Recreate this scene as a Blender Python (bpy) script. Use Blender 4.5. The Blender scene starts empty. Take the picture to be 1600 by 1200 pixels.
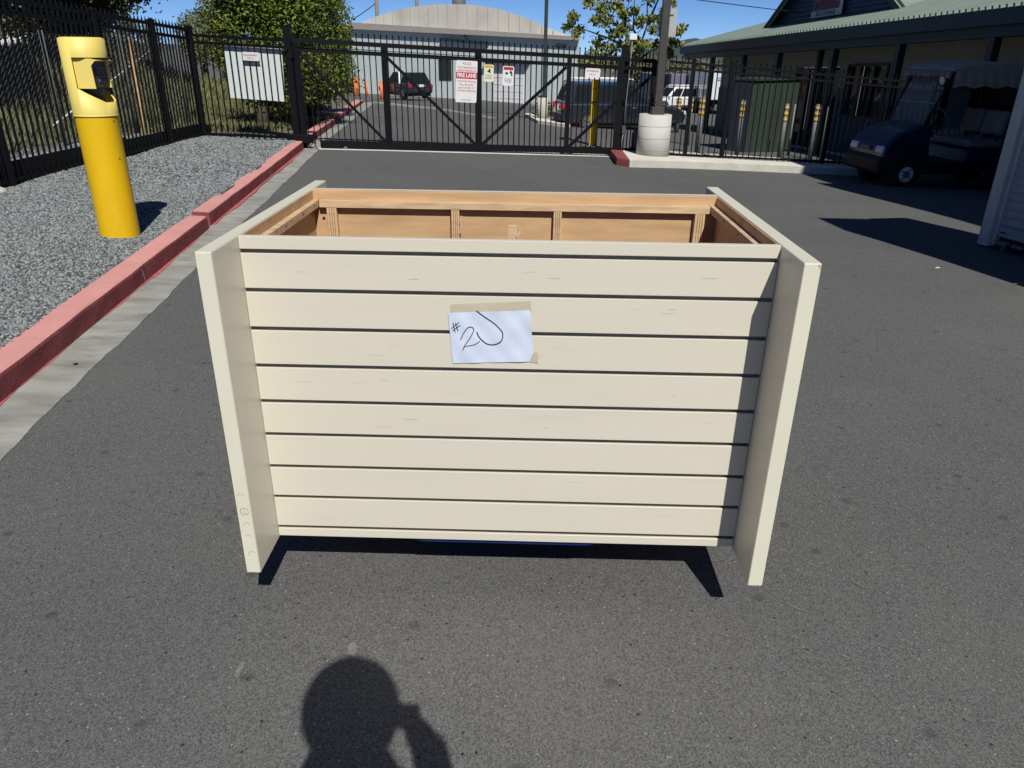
import bpy, bmesh, math, random
import numpy as np
from mathutils import Vector, Matrix
random.seed(7); rng = np.random.default_rng(7)
SC = bpy.context.scene; COL = SC.collection
R = math.radians
# ------------------------------------------------------------------ camera, sky, sun, exposure
cam = bpy.data.cameras.new('camera'); co = bpy.data.objects.new('camera', cam); COL.objects.link(co)
cam.sensor_width = 36.0; cam.lens = 26.105; cam.clip_start = 0.05; cam.clip_end = 3000
_f = Vector((-.018064, .91246, -.408768)); _r = Vector((.999603, .025316, .012336)); _u = Vector((-.021604, .408383, .912555))
co.matrix_world = Matrix(((_r.x, _u.x, -_f.x, .05033), (_r.y, _u.y, -_f.y, -1.7833), (_r.z, _u.z, -_f.z, 1.47538), (0, 0, 0, 1)))
SC.camera = co
LD = Vector((-.2884, 1, -1.1119)).normalized()          # direction the sunlight travels
W = bpy.data.worlds.new('World'); SC.world = W; W.use_nodes = True
nt = W.node_tree; nt.nodes.clear()
sky = nt.nodes.new('ShaderNodeTexSky'); sky.sky_type = 'NISHITA'; sky.sun_disc = False
sky.sun_elevation = R(46.9); sky.sun_rotation = R(163.9); sky.air_density = .4; sky.dust_density = 0.0; sky.ozone_density = 10.0; sky.altitude = 0
bg = nt.nodes.new('ShaderNodeBackground'); bg.inputs['Strength'].default_value = .088
wo = nt.nodes.new('ShaderNodeOutputWorld'); nt.links.new(sky.outputs[0], bg.inputs[0]); nt.links.new(bg.outputs[0], wo.inputs[0])
sl = bpy.data.lights.new('sun', 'SUN'); sl.energy = 4.6; sl.angle = R(.5); sl.color = (1, .97, .905)
so = bpy.data.objects.new('sun', sl); COL.objects.link(so); so.rotation_euler = LD.to_track_quat('-Z', 'Y').to_euler(); so.location = (4, -12, 15)
SC.view_settings.view_transform = 'Standard'; SC.view_settings.look = 'None'; SC.view_settings.gamma = 1; SC.view_settings.exposure = 0.0
SC.view_settings.use_curve_mapping = False

# ------------------------------------------------------------------ helpers
def sst(a, b, x):
    t = min(1, max(0, (x-a)/(b-a))); return t*t*(3-2*t)
def zg(x, y):                                             # the driveway falls away to the right and beyond the gate
    return -.045*min(13, max(0, x+3.6))*sst(4, 12, y) - .034*min(33, max(0, y-12))

def mat(name, col, rough=.6, met=0., var=.12, scale=8., bump=0., bscale=60., spec=.5, coat=0., rnd=0., dr=0., detail=4, dirt=None, st=None):
    m = bpy.data.materials.new(name); m.use_nodes = True; t = m.node_tree; b = t.nodes['Principled BSDF']
    b.inputs['Roughness'].default_value = rough; b.inputs['Metallic'].default_value = met
    b.inputs['Specular IOR Level'].default_value = spec; b.inputs['Coat Weight'].default_value = coat
    if dr: b.inputs['Diffuse Roughness'].default_value = dr
    tc = t.nodes.new('ShaderNodeTexCoord'); c = col
    vec = tc.outputs['Object']
    if st: mp = t.nodes.new('ShaderNodeMapping'); mp.inputs['Scale'].default_value = st; t.links.new(vec, mp.inputs[0]); vec = mp.outputs[0]
    nz = t.nodes.new('ShaderNodeTexNoise'); nz.inputs['Scale'].default_value = scale; nz.inputs['Detail'].default_value = detail
    t.links.new(vec, nz.inputs['Vector'])
    rp = t.nodes.new('ShaderNodeValToRGB'); e = rp.color_ramp.elements
    e[0].position = .3; e[1].position = .7
    e[0].color = tuple(max(0, v*(1-var)) for v in c[:3])+(1,); e[1].color = tuple(min(1, v*(1+var)) for v in c[:3])+(1,)
    t.links.new(nz.outputs['Fac'], rp.inputs[0]); out = rp.outputs[0]
    if dirt:                                              # (colour, amount, scale): blotches of wear
        n2 = t.nodes.new('ShaderNodeTexNoise'); n2.inputs['Scale'].default_value = dirt[2]; n2.inputs['Detail'].default_value = 8; n2.inputs['Roughness'].default_value = .7
        t.links.new(vec, n2.inputs['Vector'])
        r2 = t.nodes.new('ShaderNodeValToRGB'); r2.color_ramp.elements[0].position = .52; r2.color_ramp.elements[1].position = .75
        r2.color_ramp.elements[0].color = (0, 0, 0, 1); r2.color_ramp.elements[1].color = (dirt[1],)*3+(1,)
        t.links.new(n2.outputs['Fac'], r2.inputs[0])
        mx = t.nodes.new('ShaderNodeMixRGB'); mx.inputs[2].default_value = tuple(dirt[0])+(1,)
        t.links.new(r2.outputs[0], mx.inputs[0]); t.links.new(out, mx.inputs[1]); out = mx.outputs[0]
    if rnd:
        ge = t.nodes.new('ShaderNodeNewGeometry'); hs = t.nodes.new('ShaderNodeHueSaturation')
        mr = t.nodes.new('ShaderNodeMapRange'); mr.inputs[3].default_value = 1-rnd; mr.inputs[4].default_value = 1+rnd
        t.links.new(ge.outputs['Random Per Island'], mr.inputs[0]); t.links.new(mr.outputs[0], hs.inputs['Value']); t.links.new(out, hs.inputs['Color']); out = hs.outputs[0]
    t.links.new(out, b.inputs['Base Color'])
    if bump:
        n3 = t.nodes.new('ShaderNodeTexNoise'); n3.inputs['Scale'].default_value = bscale; n3.inputs['Detail'].default_value = 5
        t.links.new(tc.outputs['Object'], n3.inputs['Vector'])
        bp = t.nodes.new('ShaderNodeBump'); bp.inputs['Strength'].default_value = bump; bp.inputs['Distance'].default_value = .01
        t.links.new(n3.outputs['Fac'], bp.inputs['Height']); t.links.new(bp.outputs[0], b.inputs['Normal'])
    return m

def glass(name, col=(.05, .06, .07), alpha=1., rough=.05):
    m = bpy.data.materials.new(name); m.use_nodes = True; b = m.node_tree.nodes['Principled BSDF']
    b.inputs['Base Color'].default_value = col+(1,); b.inputs['Roughness'].default_value = rough; b.inputs['Alpha'].default_value = alpha
    b.inputs['Specular IOR Level'].default_value = .6
    return m

def tag(o, label=None, cat=None, group=None, kind=None):
    if label: o['label'] = label
    if cat: o['category'] = cat
    if group: o['group'] = group
    if kind: o['kind'] = kind
    return o
def thing(name, label, cat, loc=(0, 0, 0), rz=0., group=None, s=1.):
    o = bpy.data.objects.new(name, None); COL.objects.link(o); o.location = loc; o.rotation_euler = (0, 0, rz); o.empty_display_size = .1
    o.scale = (s, s, s)
    return tag(o, label, cat, group)
def inst(name, mesh, parent, loc=(0, 0, 0), rot=(0, 0, 0), scale=(1, 1, 1)):
    o = bpy.data.objects.new(name, mesh); COL.objects.link(o); o.parent = parent; o.location = loc; o.rotation_euler = rot; o.scale = scale
    return o

class MB:
    def __init__(s): s.v = []; s.f = []; s.sm = []
    def add(s, vs, fs, sm=False):
        n = len(s.v); s.v += [tuple(v) for v in vs]; s.f += [tuple(i+n for i in f) for f in fs]; s.sm += [sm]*len(fs); return s
    def box(s, c, d, rot=None):
        x, y, z = d[0]/2, d[1]/2, d[2]/2
        vs = [Vector((i*x, j*y, k*z)) for k in (-1, 1) for j in (-1, 1) for i in (-1, 1)]
        if rot is not None: vs = [rot @ v for v in vs]
        return s.add([v+Vector(c) for v in vs], [(0, 2, 3, 1), (4, 5, 7, 6), (0, 1, 5, 4), (2, 6, 7, 3), (0, 4, 6, 2), (1, 3, 7, 5)])
    def bx(s, x0, x1, y0, y1, z0, z1): return s.box(((x0+x1)/2, (y0+y1)/2, (z0+z1)/2), (x1-x0, y1-y0, z1-z0))
    def bar(s, p, q, w, h=None):                            # rectangular bar from p to q, h along the up-ish side
        p, q = Vector(p), Vector(q); d = (q-p); L = d.length; d.normalize()
        up = Vector((0, 0, 1)) if abs(d.z) < .95 else Vector((0, 1, 0))
        r = d.cross(up).normalized(); u = r.cross(d)
        return s.box((p+q)/2, (w, L, h or w), Matrix((r, d, u)).transposed())
    def cyl(s, p, q, r0, r1=None, n=16, cap=True, sm=True):
        p, q = Vector(p), Vector(q); r1 = r0 if r1 is None else r1; d = (q-p).normalized()
        a = d.orthogonal().normalized(); b = d.cross(a); vs = []
        for c, r in ((p, r0), (q, r1)): vs += [c+a*(r*math.cos(2*math.pi*i/n))+b*(r*math.sin(2*math.pi*i/n)) for i in range(n)]
        s.add(vs, [(i, (i+1) % n, n+(i+1) % n, n+i) for i in range(n)], sm)
        if cap: s.add(vs[:n], [tuple(range(n-1, -1, -1))]); s.add(vs[n:], [tuple(range(n))])
        return s
    def tube(s, pts, r, n=6):
        pts = [Vector(p) for p in pts]; rs = r if isinstance(r, (list, tuple)) else [r]*len(pts)
        vs = []; a = None
        for i, p in enumerate(pts):
            d = (pts[min(i+1, len(pts)-1)]-pts[max(i-1, 0)]).normalized()
            a = d.orthogonal().normalized() if a is None else (a-d*a.dot(d)).normalized()
            b = d.cross(a); vs += [p+a*(rs[i]*math.cos(2*math.pi*k/n))+b*(rs[i]*math.sin(2*math.pi*k/n)) for k in range(n)]
        fs = [(i*n+k, i*n+(k+1) % n, (i+1)*n+(k+1) % n, (i+1)*n+k) for i in range(len(pts)-1) for k in range(n)]
        fs += [tuple(range(n-1, -1, -1)), tuple(range((len(pts)-1)*n, len(pts)*n))]
        return s.add(vs, fs, True)
    def prism(s, poly, a, b, axis='y'):                     # polygon (2d) extruded along an axis from a to b
        def P(u, v, w): return {'y': (u, w, v), 'x': (w, u, v), 'z': (u, v, w)}[axis]
        n = len(poly); vs = [P(u, v, a) for u, v in poly]+[P(u, v, b) for u, v in poly]
        return s.add(vs, [(i, (i+1) % n, n+(i+1) % n, n+i) for i in range(n)]+[tuple(range(n-1, -1, -1)), tuple(range(n, 2*n))])
    def ball(s, c, r, sc=(1, 1, 1), n=10):
        vs = []; m = n//2
        for j in range(m+1):
            for i in range(n):
                a = math.pi*j/m; t = 2*math.pi*i/n
                vs.append((c[0]+r*sc[0]*math.sin(a)*math.cos(t), c[1]+r*sc[1]*math.sin(a)*math.sin(t), c[2]+r*sc[2]*math.cos(a)))
        return s.add(vs, [(j*n+i, (j+1)*n+i, (j+1)*n+(i+1) % n, j*n+(i+1) % n) for j in range(m) for i in range(n)], True)
    def mesh(s, name, m, bevel=0, seg=1):
        me = bpy.data.meshes.new(name); me.from_pydata(s.v, [], s.f); me.materials.append(m)
        me.polygons.foreach_set('use_smooth', s.sm)
        bm = bmesh.new(); bm.from_mesh(me); bmesh.ops.remove_doubles(bm, verts=bm.verts, dist=1e-5) if not bevel else None
        bmesh.ops.recalc_face_normals(bm, faces=bm.faces)
        if bevel: bmesh.ops.bevel(bm, geom=bm.edges[:]+bm.verts[:], offset=bevel, segments=seg, affect='EDGES', profile=.5)
        bm.to_mesh(me); bm.free(); return me
    def build(s, name, m, parent=None, loc=(0, 0, 0), bevel=0, seg=1, rot=(0, 0, 0)):
        o = bpy.data.objects.new(name, s.mesh(name, m, bevel, seg)); COL.objects.link(o); o.location = loc; o.rotation_euler = rot
        if parent is not None: o.parent = parent
        return o
def npmesh(name, V, F, m, smooth=False):
    me = bpy.data.meshes.new(name); V = np.asarray(V, np.float32); F = np.asarray(F, np.int32); k = F.shape[1]
    me.vertices.add(len(V)); me.vertices.foreach_set('co', V.ravel()); me.loops.add(F.size); me.loops.foreach_set('vertex_index', F.ravel())
    me.polygons.add(len(F)); me.polygons.foreach_set('loop_start', np.arange(0, F.size, k, dtype=np.int32)); me.polygons.foreach_set('loop_total', np.full(len(F), k, np.int32))
    me.update(calc_edges=True); me.polygons.foreach_set('use_smooth', [smooth]*len(F)); me.materials.append(m); me.validate(); return me
def link(name, me, parent=None, loc=(0, 0, 0)):
    o = bpy.data.objects.new(name, me); COL.objects.link(o); o.location = loc
    if parent is not None: o.parent = parent
    return o
def text(name, body, size, m, parent, loc, rot, ext=.001, sx=1., bold=0.):
    cu = bpy.data.curves.new(name, 'FONT'); cu.body = body; cu.size = size; cu.align_x = 'CENTER'; cu.align_y = 'CENTER'; cu.extrude = ext; cu.resolution_u = 2; cu.offset = bold
    t = bpy.data.objects.new('tmp', cu); COL.objects.link(t)
    me = bpy.data.meshes.new_from_object(t.evaluated_get(bpy.context.evaluated_depsgraph_get())); COL.objects.unlink(t); bpy.data.objects.remove(t)
    me.materials.clear(); me.materials.append(m); me.name = name
    o = bpy.data.objects.new(name, me); COL.objects.link(o); o.parent = parent; o.location = loc; o.rotation_euler = rot; o.scale = (sx, 1, 1); return o

# ------------------------------------------------------------------ materials
M = {}
M['cream'] = mat('cream_laminate', (.655, .608, .498), .38, var=.015, scale=2.5, spec=.4, dirt=((.50, .475, .39), .2, 1.6), st=(1.1, 9, 9))
M['creamedge'] = mat('cream_edge_banding', (.69, .665, .525), .42, var=.03, scale=4, spec=.4, dirt=((.62, .58, .36), .5, 2.2))
M['dark'] = mat('groove_backing', (.34, .32, .29), .8)
M['ply'] = mat('plywood', (.53, .345, .18), .65, var=.16, scale=3, bump=.05, bscale=30, dirt=((.38, .22, .11), .5, 1.6), st=(1.3, 9, 11), detail=7)
M['plylight'] = mat('plywood_edge', (.60, .42, .25), .7, var=.2, scale=5, bump=.08, bscale=50, st=(2, 14, 14), detail=6, dirt=((.36, .21, .10), .5, 2))
M['plyglue'] = mat('plywood_glue_line', (.30, .16, .07), .8)
M['blue'] = mat('blue_plastic', (.008, .027, .15), .4)
M['black'] = mat('black_powder_coat', (.0045, .0045, .006), .5, var=.2, scale=6, spec=.22)
M['blackm'] = mat('matte_black', (.012, .012, .013), .7)
M['steel'] = mat('galvanised_steel', (.17, .175, .18), .6, met=.2, var=.15)
M['red'] = mat('shaded_red_kerb_paint', (.25, .07, .073), .8, var=.14, scale=5, bump=.25, bscale=40, dirt=((.36, .16, .15), .5, 14), spec=.1)  # dark red that holds the shade of the kerb face in its colour
M['redtop'] = mat('sunlit_bleached_kerb_paint', (.65, .31, .28), .85, var=.07, scale=4, bump=.2, bscale=40, dirt=((.50, .30, .27), .5, 11), spec=.1)  # bleached tone, lightened further to stand in for sun on the kerb top
M['conc'] = mat('concrete', (.28, .275, .25), .9, var=.16, scale=3, bump=.2, bscale=60, dirt=((.17, .16, .15), .55, 4), spec=.2)
M['concl'] = mat('pale_concrete', (.55, .53, .46), .85, var=.10, scale=3, bump=.15, bscale=60, dirt=((.30, .29, .26), .6, 2.2), dr=.6)
M['white'] = mat('white_paint', (.74, .75, .76), .5, var=.04)
M['paper'] = mat('paper', (.60, .66, .79), .75, var=.04, scale=14)
M['tape'] = mat('masking_tape', (.54, .48, .355), .35, var=.10, scale=6, bump=.18, bscale=30)
M['ink'] = mat('pen_ink', (.012, .012, .02), .5)
M['yel'] = mat('safety_yellow', (.76, .47, .003), .42, var=.05, scale=3, spec=.5, dirt=((.50, .30, .03), .45, 4), st=(1, 1, .35))
M['dully'] = mat('dull_yellow_tape', (.50, .33, .03), .6, var=.15, scale=12)
M['paley'] = mat('faded_yellow', (.80, .64, .16), .5, var=.04, scale=3, dirt=((.62, .52, .25), .3, 5))
M['grey'] = mat('dark_grey_plastic', (.07, .07, .075), .5)
M['bronze'] = mat('bronze_paint', (.055, .05, .045), .5)
M['signw'] = mat('sign_white', (.70, .70, .69), .45, var=.03)
M['signy'] = mat('sign_cream', (.70, .68, .50), .45, var=.03)
M['yellowp'] = mat('sign_yellow', (.75, .50, .01), .45)
M['signr'] = mat('sign_red', (.52, .02, .06), .45)
M['redink'] = mat('red_print', (.50, .06, .09), .5)
M['bwall'] = mat('pale_green_wall', (.56, .62, .605), .8, var=.05, scale=.8, dirt=((.36, .40, .38), .4, .6))
M['broof'] = mat('grey_roofing', (.52, .49, .43), .85, var=.12, scale=.6, dirt=((.25, .23, .2), .5, .5))
M['bluew'] = mat('blue_lower_wall', (.075, .12, .17), .55, var=.08)
M['navy'] = mat('navy_siding', (.035, .06, .095), .55, var=.1)
M['groof'] = mat('green_metal_roof', (.22, .275, .235), .45, met=.0, var=.08, scale=2)
M['gtrim'] = mat('dark_green_trim', (.02, .032, .03), .5)
M['beige'] = mat('beige_stucco', (.40, .37, .31), .85, var=.06)
M['gbox'] = mat('dark_green_paint', (.034, .05, .037), .6, var=.1, scale=2)
M['car1'] = mat('dark_slate_car_paint', (.02, .03, .042), .25, coat=1., met=.3)
M['car2'] = mat('black_green_car_paint', (.012, .018, .02), .25, coat=1.)
M['carw'] = mat('white_car_paint', (.7, .7, .7), .3, coat=1.)
M['navyp'] = mat('navy_cart_paint', (.006, .008, .04), .35, coat=.2)
M['rubber'] = mat('tyre_rubber', (.012, .012, .012), .85)
M['alloy'] = mat('alloy_rim', (.45, .45, .46), .35, met=.7)
M['glassd'] = glass('dark_window_glass', (.012, .016, .02))
M['glassc'] = glass('clear_vinyl', (.30, .34, .36), .22, .12)
M['lampr'] = mat('red_lamp_lens', (.5, .01, .02), .25)
M['lampw'] = mat('clear_lamp_lens', (.6, .62, .65), .15)
M['orange'] = mat('orange_plastic', (.80, .17, .05), .5)
M['canvas'] = mat('grey_canvas', (.36, .30, .24), .85, var=.1, bump=.2, bscale=9)
M['vinyls'] = mat('tan_vinyl_seat', (.22, .20, .19), .55)
M['wood'] = mat('wooden_stake', (.50, .30, .14), .75, var=.2, scale=10)
M['bark'] = mat('bark', (.06, .045, .03), .9, var=.3, scale=15, bump=.5, bscale=20)
M['leafd'] = mat('dark_leaves', (.115, .15, .016), .5, var=.3, scale=1.2, rnd=.6)
M['leafo'] = mat('olive_needles', (.13, .13, .052), .7, var=.25, scale=1., rnd=.5)
M['leafy'] = mat('yellow_green_leaves', (.16, .175, .03), .5, var=.25, scale=1.5, rnd=.5)
M['grass'] = mat('dry_green_grass', (.15, .155, .065), .85, var=.3, scale=1.5, rnd=.45)
M['soil'] = mat('dry_soil', (.16, .14, .10), .9, var=.3, scale=3, bump=.4, bscale=25, dirt=((.07, .06, .045), .7, 2))
M['bank'] = mat('weedy_bank', (.13, .13, .07), .95, var=.45, scale=2.5, bump=.8, bscale=14, detail=8)
M['hill'] = mat('hazy_far_hill', (.055, .08, .085), 1., var=.25, scale=.02, spec=0)  # blue-green tint carries the distance haze in the colour
M['stone'] = mat('crushed_stone', (.20, .215, .215), .85, var=.3, scale=60, rnd=.6)
M['gravbed'] = mat('gravel_bed', (.08, .086, .086), .9, var=.4, scale=45, bump=1., bscale=70)
M['phone'] = mat('phone_black', (.01, .01, .012), .3)
M['skin'] = mat('skin', (.45, .27, .2), .6)
M['shirt'] = mat('shirt', (.05, .07, .12), .9)
M['metalw'] = mat('primed_white_steel', (.50, .50, .50), .55, var=.06)
M['slatd'] = mat('roll_door_slat_paint', (.30, .34, .40), .5, var=.08)
M['cedge'] = mat('coaxial_cable', (.01, .01, .01), .6)

def asphalt():
    m = bpy.data.materials.new('asphalt'); m.use_nodes = True; t = m.node_tree; b = t.nodes['Principled BSDF']; N = t.nodes.new; K = t.links.new
    tc = N('ShaderNodeTexCoord')
    def noise(s, d=4, r=.6):
        n = N('ShaderNodeTexNoise'); n.inputs['Scale'].default_value = s; n.inputs['Detail'].default_value = d; n.inputs['Roughness'].default_value = r; K(tc.outputs['Object'], n.inputs['Vector']); return n.outputs['Fac']
    def ramp(f, p0, c0, p1, c1):
        r = N('ShaderNodeValToRGB'); e = r.color_ramp.elements; e[0].position = p0; e[1].position = p1; e[0].color = tuple(c0)+(1,); e[1].color = tuple(c1)+(1,); K(f, r.inputs[0]); return r.outputs[0]
    def mix(fac, a, bb, mode='MIX'):
        x = N('ShaderNodeMixRGB'); x.blend_type = mode
        for i, q in ((0, fac), (1, a), (2, bb)):
            if isinstance(q, (int, float)): x.inputs[i].default_value = q
            elif isinstance(q, tuple): x.inputs[i].default_value = q+(1,)
            else: K(q, x.inputs[i])
        return x.outputs[0]
    base = ramp(noise(.35, 5), .3, (.108, .108, .107), .7, (.132, .1315, .129))
    v = N('ShaderNodeTexVoronoi'); v.inputs['Scale'].default_value = 300; K(tc.outputs['Object'], v.inputs['Vector'])      # aggregate
    ag = ramp(v.outputs['Color'], .15, (.58, .58, .59), .9, (1.5, 1.49, 1.46))
    c = mix(1., base, ag, 'MULTIPLY')
    v1 = N('ShaderNodeTexVoronoi'); v1.voronoi_dimensions = '2D'; v1.inputs['Scale'].default_value = 30; K(tc.outputs['Object'], v1.inputs['Vector'])     # pale chips
    sp = ramp(v1.outputs['Distance'], .045, (1, 1, 1), .08, (0, 0, 0)); sel = ramp(v1.outputs['Color'], .74, (0, 0, 0), .78, (1, 1, 1))
    c = mix(mix(1., sp, sel, 'MULTIPLY'), c, (.36, .35, .32))
    v3 = N('ShaderNodeTexVoronoi'); v3.voronoi_dimensions = '2D'; v3.inputs['Scale'].default_value = 14; K(tc.outputs['Object'], v3.inputs['Vector'])     # dark pits
    sp3 = ramp(v3.outputs['Distance'], .035, (1, 1, 1), .07, (0, 0, 0)); sel3 = ramp(v3.outputs['Color'], .70, (0, 0, 0), .72, (1, 1, 1))
    c = mix(mix(1., sp3, sel3, 'MULTIPLY'), c, (.028, .027, .026))
    v2 = N('ShaderNodeTexVoronoi'); v2.voronoi_dimensions = '2D'; v2.inputs['Scale'].default_value = 2.1; K(tc.outputs['Object'], v2.inputs['Vector'])     # old gum and oil spots
    s2 = ramp(v2.outputs['Distance'], .022, (.42, .42, .42), .046, (0, 0, 0))
    c = mix(s2, c, (.035, .034, .033))
    lt = ramp(noise(1.1, 6, .7), .50, (0, 0, 0), .8, (.22, .22, .22)); c = mix(lt, c, (.19, .18, .165))
    K(c, b.inputs['Base Color']); b.inputs['Roughness'].default_value = .9; b.inputs['Diffuse Roughness'].default_value = 0.; b.inputs['Specular IOR Level'].default_value = .12
    bp = N('ShaderNodeBump'); bp.inputs['Strength'].default_value = .4; bp.inputs['Distance'].default_value = .004; K(v.outputs['Distance'], bp.inputs['Height']); K(bp.outputs[0], b.inputs['Normal'])
    return m
M['asphalt'] = asphalt()
def kerbgutter():                                            # concrete gutter with red paint spilt along the kerb face
    m = mat('gutter_concrete', (.32, .315, .285), .9, var=.25, scale=2.2, bump=.25, bscale=60, dirt=((.14, .135, .12), .8, 2.0), spec=.2, st=(1.2, 3.2, 1), detail=8); t = m.node_tree
    return m
M['gutter'] = kerbgutter()

# ------------------------------------------------------------------ SETTING: ground
def axis(a, fine0, fine1, st, b):
    xs = list(np.arange(fine0, fine1+1e-6, st)); lo = [fine0-6*1.6**k for k in range(12)]; hi = [fine1+6*1.6**k for k in range(12)]
    return sorted([x for x in lo if x > a]+[a]+xs+[x for x in hi if x < b]+[b])
xs = axis(-900, -14, 22, .6, 900); ys = axis(-300, -6, 48, .6, 1200)
V = [(x, y, zg(x, y)) for y in ys for x in xs]; nx = len(xs)
F = [(j*nx+i, j*nx+i+1, (j+1)*nx+i+1, (j+1)*nx+i) for j in range(len(ys)-1) for i in range(nx-1)]
tag(link('asphalt_ground', npmesh('asphalt_ground', V, F, M['asphalt'], True)), kind='structure')

KX = lambda y: -2.15-.1345*y                                 # foot of the kerb face
def kx(y):                                                   # beyond the gate the kerb runs on
    if y <= 10.66: return KX(y)
    for (y0, x0), (y1, x1) in (((10.66, -3.586), (12.72, -3.9)), ((12.72, -3.9), (15.91, -4.45)), ((15.91, -4.45), (22.44, -5.59)), ((22.44, -5.59), (34.8, -7.72))):
        if y <= y1: return x0+(x1-x0)*(y-y0)/(y1-y0)
    return -7.72
def strip(name, ys, f, m, kind='structure', smooth=False):   # cross-sections f(y) -> list of (x,z), lofted along y
    prof = [f(y) for y in ys]; k = len(prof[0]); V = [(x, y, z) for y, p in zip(ys, prof) for x, z in p]
    F = [(j*k+i, (j+1)*k+i, (j+1)*k+i+1, j*k+i+1) for j in range(len(ys)-1) for i in range(k-1)]
    b = MB(); b.add(V, F, smooth); b.add([V[i] for i in range(k)], [tuple(range(k))]); b.add(V[-k:], [tuple(range(k-1, -1, -1))])
    o = b.build(name, m)
    if name == 'red_kerb':                                     # paler paint on the top: bleaching plus painted sunlight
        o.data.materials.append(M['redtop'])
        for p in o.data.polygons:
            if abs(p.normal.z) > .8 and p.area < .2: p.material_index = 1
    if kind: tag(o, kind=kind)
    return o
gut_w = lambda y: .26-.004*y if y < 10 else .22
gj = lambda y: .006*math.sin(y*3.3)+.004*math.sin(y*9.1+2)+.003*math.sin(y*23+1)
YS = list(np.arange(-6, 10.7, .06))+[10.72]
strip('gutter', YS, lambda y: [(kx(y)+.0-.02, zg(kx(y), y)+.006), (kx(y)+.12, zg(kx(y), y)+.005), (kx(y)+gut_w(y)+gj(y), zg(kx(y), y)+.006), (kx(y)+gut_w(y)+gj(y)+.003, zg(kx(y), y)-.02)], M['gutter'], smooth=False)
YF = list(np.arange(10.78, 34.9, .8))
strip('gutter', YF, lambda y: [(kx(y)-.02, zg(kx(y), y)+.006), (kx(y)+.2+.012*(y-10.7), zg(kx(y), y)+.006), (kx(y)+.205+.012*(y-10.7), zg(kx(y), y)-.02)], M['gutter'])
KH, KW = .125, .155
def kerbprof(off=0, h=KH, w=KW):
    def f(y):
        z = zg(kx(y), y); x = kx(y)+off
        wob = .003*math.sin(y*5.1)+.002*math.sin(y*13.7)
        return [(x+.003, z-.01), (x-.001+wob, z+h*.84), (x-.006+wob, z+h*.95), (x-.018, z+h), (x-w, z+h+.004), (x-w-.004, z-.05)]
    return f
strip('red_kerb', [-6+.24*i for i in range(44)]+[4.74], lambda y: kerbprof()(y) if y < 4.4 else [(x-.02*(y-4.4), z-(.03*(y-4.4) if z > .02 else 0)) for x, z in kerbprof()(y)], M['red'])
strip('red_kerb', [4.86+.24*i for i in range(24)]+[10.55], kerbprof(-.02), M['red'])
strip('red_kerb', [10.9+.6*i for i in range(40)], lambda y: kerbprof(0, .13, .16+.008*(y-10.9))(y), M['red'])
# red overspray along the foot of the kerb
for y0, y1 in ((-6, 4.4), (4.9, 10.5)):
    b = MB(); n_ = int((y1-y0)/.06); L = []
    for i in range(n_+1):
        y = y0+(y1-y0)*i/n_; w = max(.002, .014+.011*math.sin(y*2.3)+.007*math.sin(y*7.7+1)+random.uniform(-.003, .003)); L += [(kx(y)-.03, y, .0085), (kx(y)+w, y, .0085)]
    b.add(L, [(2*i, 2*i+1, 2*i+3, 2*i+2) for i in range(n_)]); tag(b.build('paint_overspray', mat('red_overspray', (.46, .11, .12), .9, var=.3, scale=30)), kind='structure')
# expansion joints in the red kerb: thin mortar lines standing a hair proud
for yj in (3.05, 7.6):
    z = 0; x = kx(yj)
    b = MB(); b.add([(x+.0135, yj, .004), (x+.0135, yj+.008, .004), (x-.001, yj+.008, KH*.78), (x-.001, yj, KH*.78)], [(0, 1, 2, 3)])
    tag(b.build('kerb_joint', mat('kerb_mortar', (.45, .27, .25), .9)), kind='structure')

# gravel bed between kerb and fences, and beyond the left fence
def gz(x, y): return .108+.03*sst(-3, -5.3, x)*1.0+.012*math.sin(x*3.1+y*1.7)+.01*math.sin(y*2.9-x)+.006*math.sin(7*x+5*y)-(.0 if y < 11 else 0)
gys = list(np.arange(-6, 11.21, .15)); V = []; F = []; n = 44
for y in gys:
    x1 = kx(min(y, 10.6))-.12
    for i in range(n+1): x = -8.6+(x1+8.6)*i/n; V.append((x, y, gz(x, y)))
F = [(j*(n+1)+i, j*(n+1)+i+1, (j+1)*(n+1)+i+1, (j+1)*(n+1)+i) for j in range(len(gys)-1) for i in range(n)]
tag(link('gravel_bed', npmesh('gravel_bed', V, F, M['gravbed'], True)), kind='structure')
def stones(name, count, xr, yr, size, m, keep):
    base = np.array([(1, 0, 0), (-1, 0, 0), (0, 1, 0), (0, -1, 0), (0, 0, 1), (0, 0, -1)], float)
    fc = np.array([(0, 2, 4), (2, 1, 4), (1, 3, 4), (3, 0, 4), (2, 0, 5), (1, 2, 5), (3, 1, 5), (0, 3, 5)])
    P = np.column_stack([rng.uniform(*xr, count), rng.uniform(*yr, count)]); P = P[[keep(x, y) for x, y in P]]; c = len(P)
    z = np.array([gz(x, y) for x, y in P])
    A = rng.normal(size=(c, 3, 3)); Q, _ = np.linalg.qr(A)
    sc = size*rng.uniform(.55, 1.25, (c, 1, 1))*rng.uniform(.6, 1.25, (c, 6, 1))
    Vv = np.einsum('cij,vj->cvi', Q, base)*sc*np.array([1, 1, .75]); Vv += np.column_stack([P, z+size*.25])[:, None, :]
    Fv = (np.arange(c)[:, None, None]*6+fc[None]).reshape(-1, 3)
    return tag(link(name, npmesh(name, Vv.reshape(-1, 3), Fv, m)), kind='stuff')
inbed = lambda x, y: x < kx(min(y, 10.6))-.145
tag(stones('gravel', 84000, (-5.6, -2.2), (.4, 6.2), .0122, M['stone'], lambda x, y: inbed(x, y) and x > -1.05*(y+1.8)-1.2), 'loose grey crushed stone covering the bed beside the red kerb', 'gravel')
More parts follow.
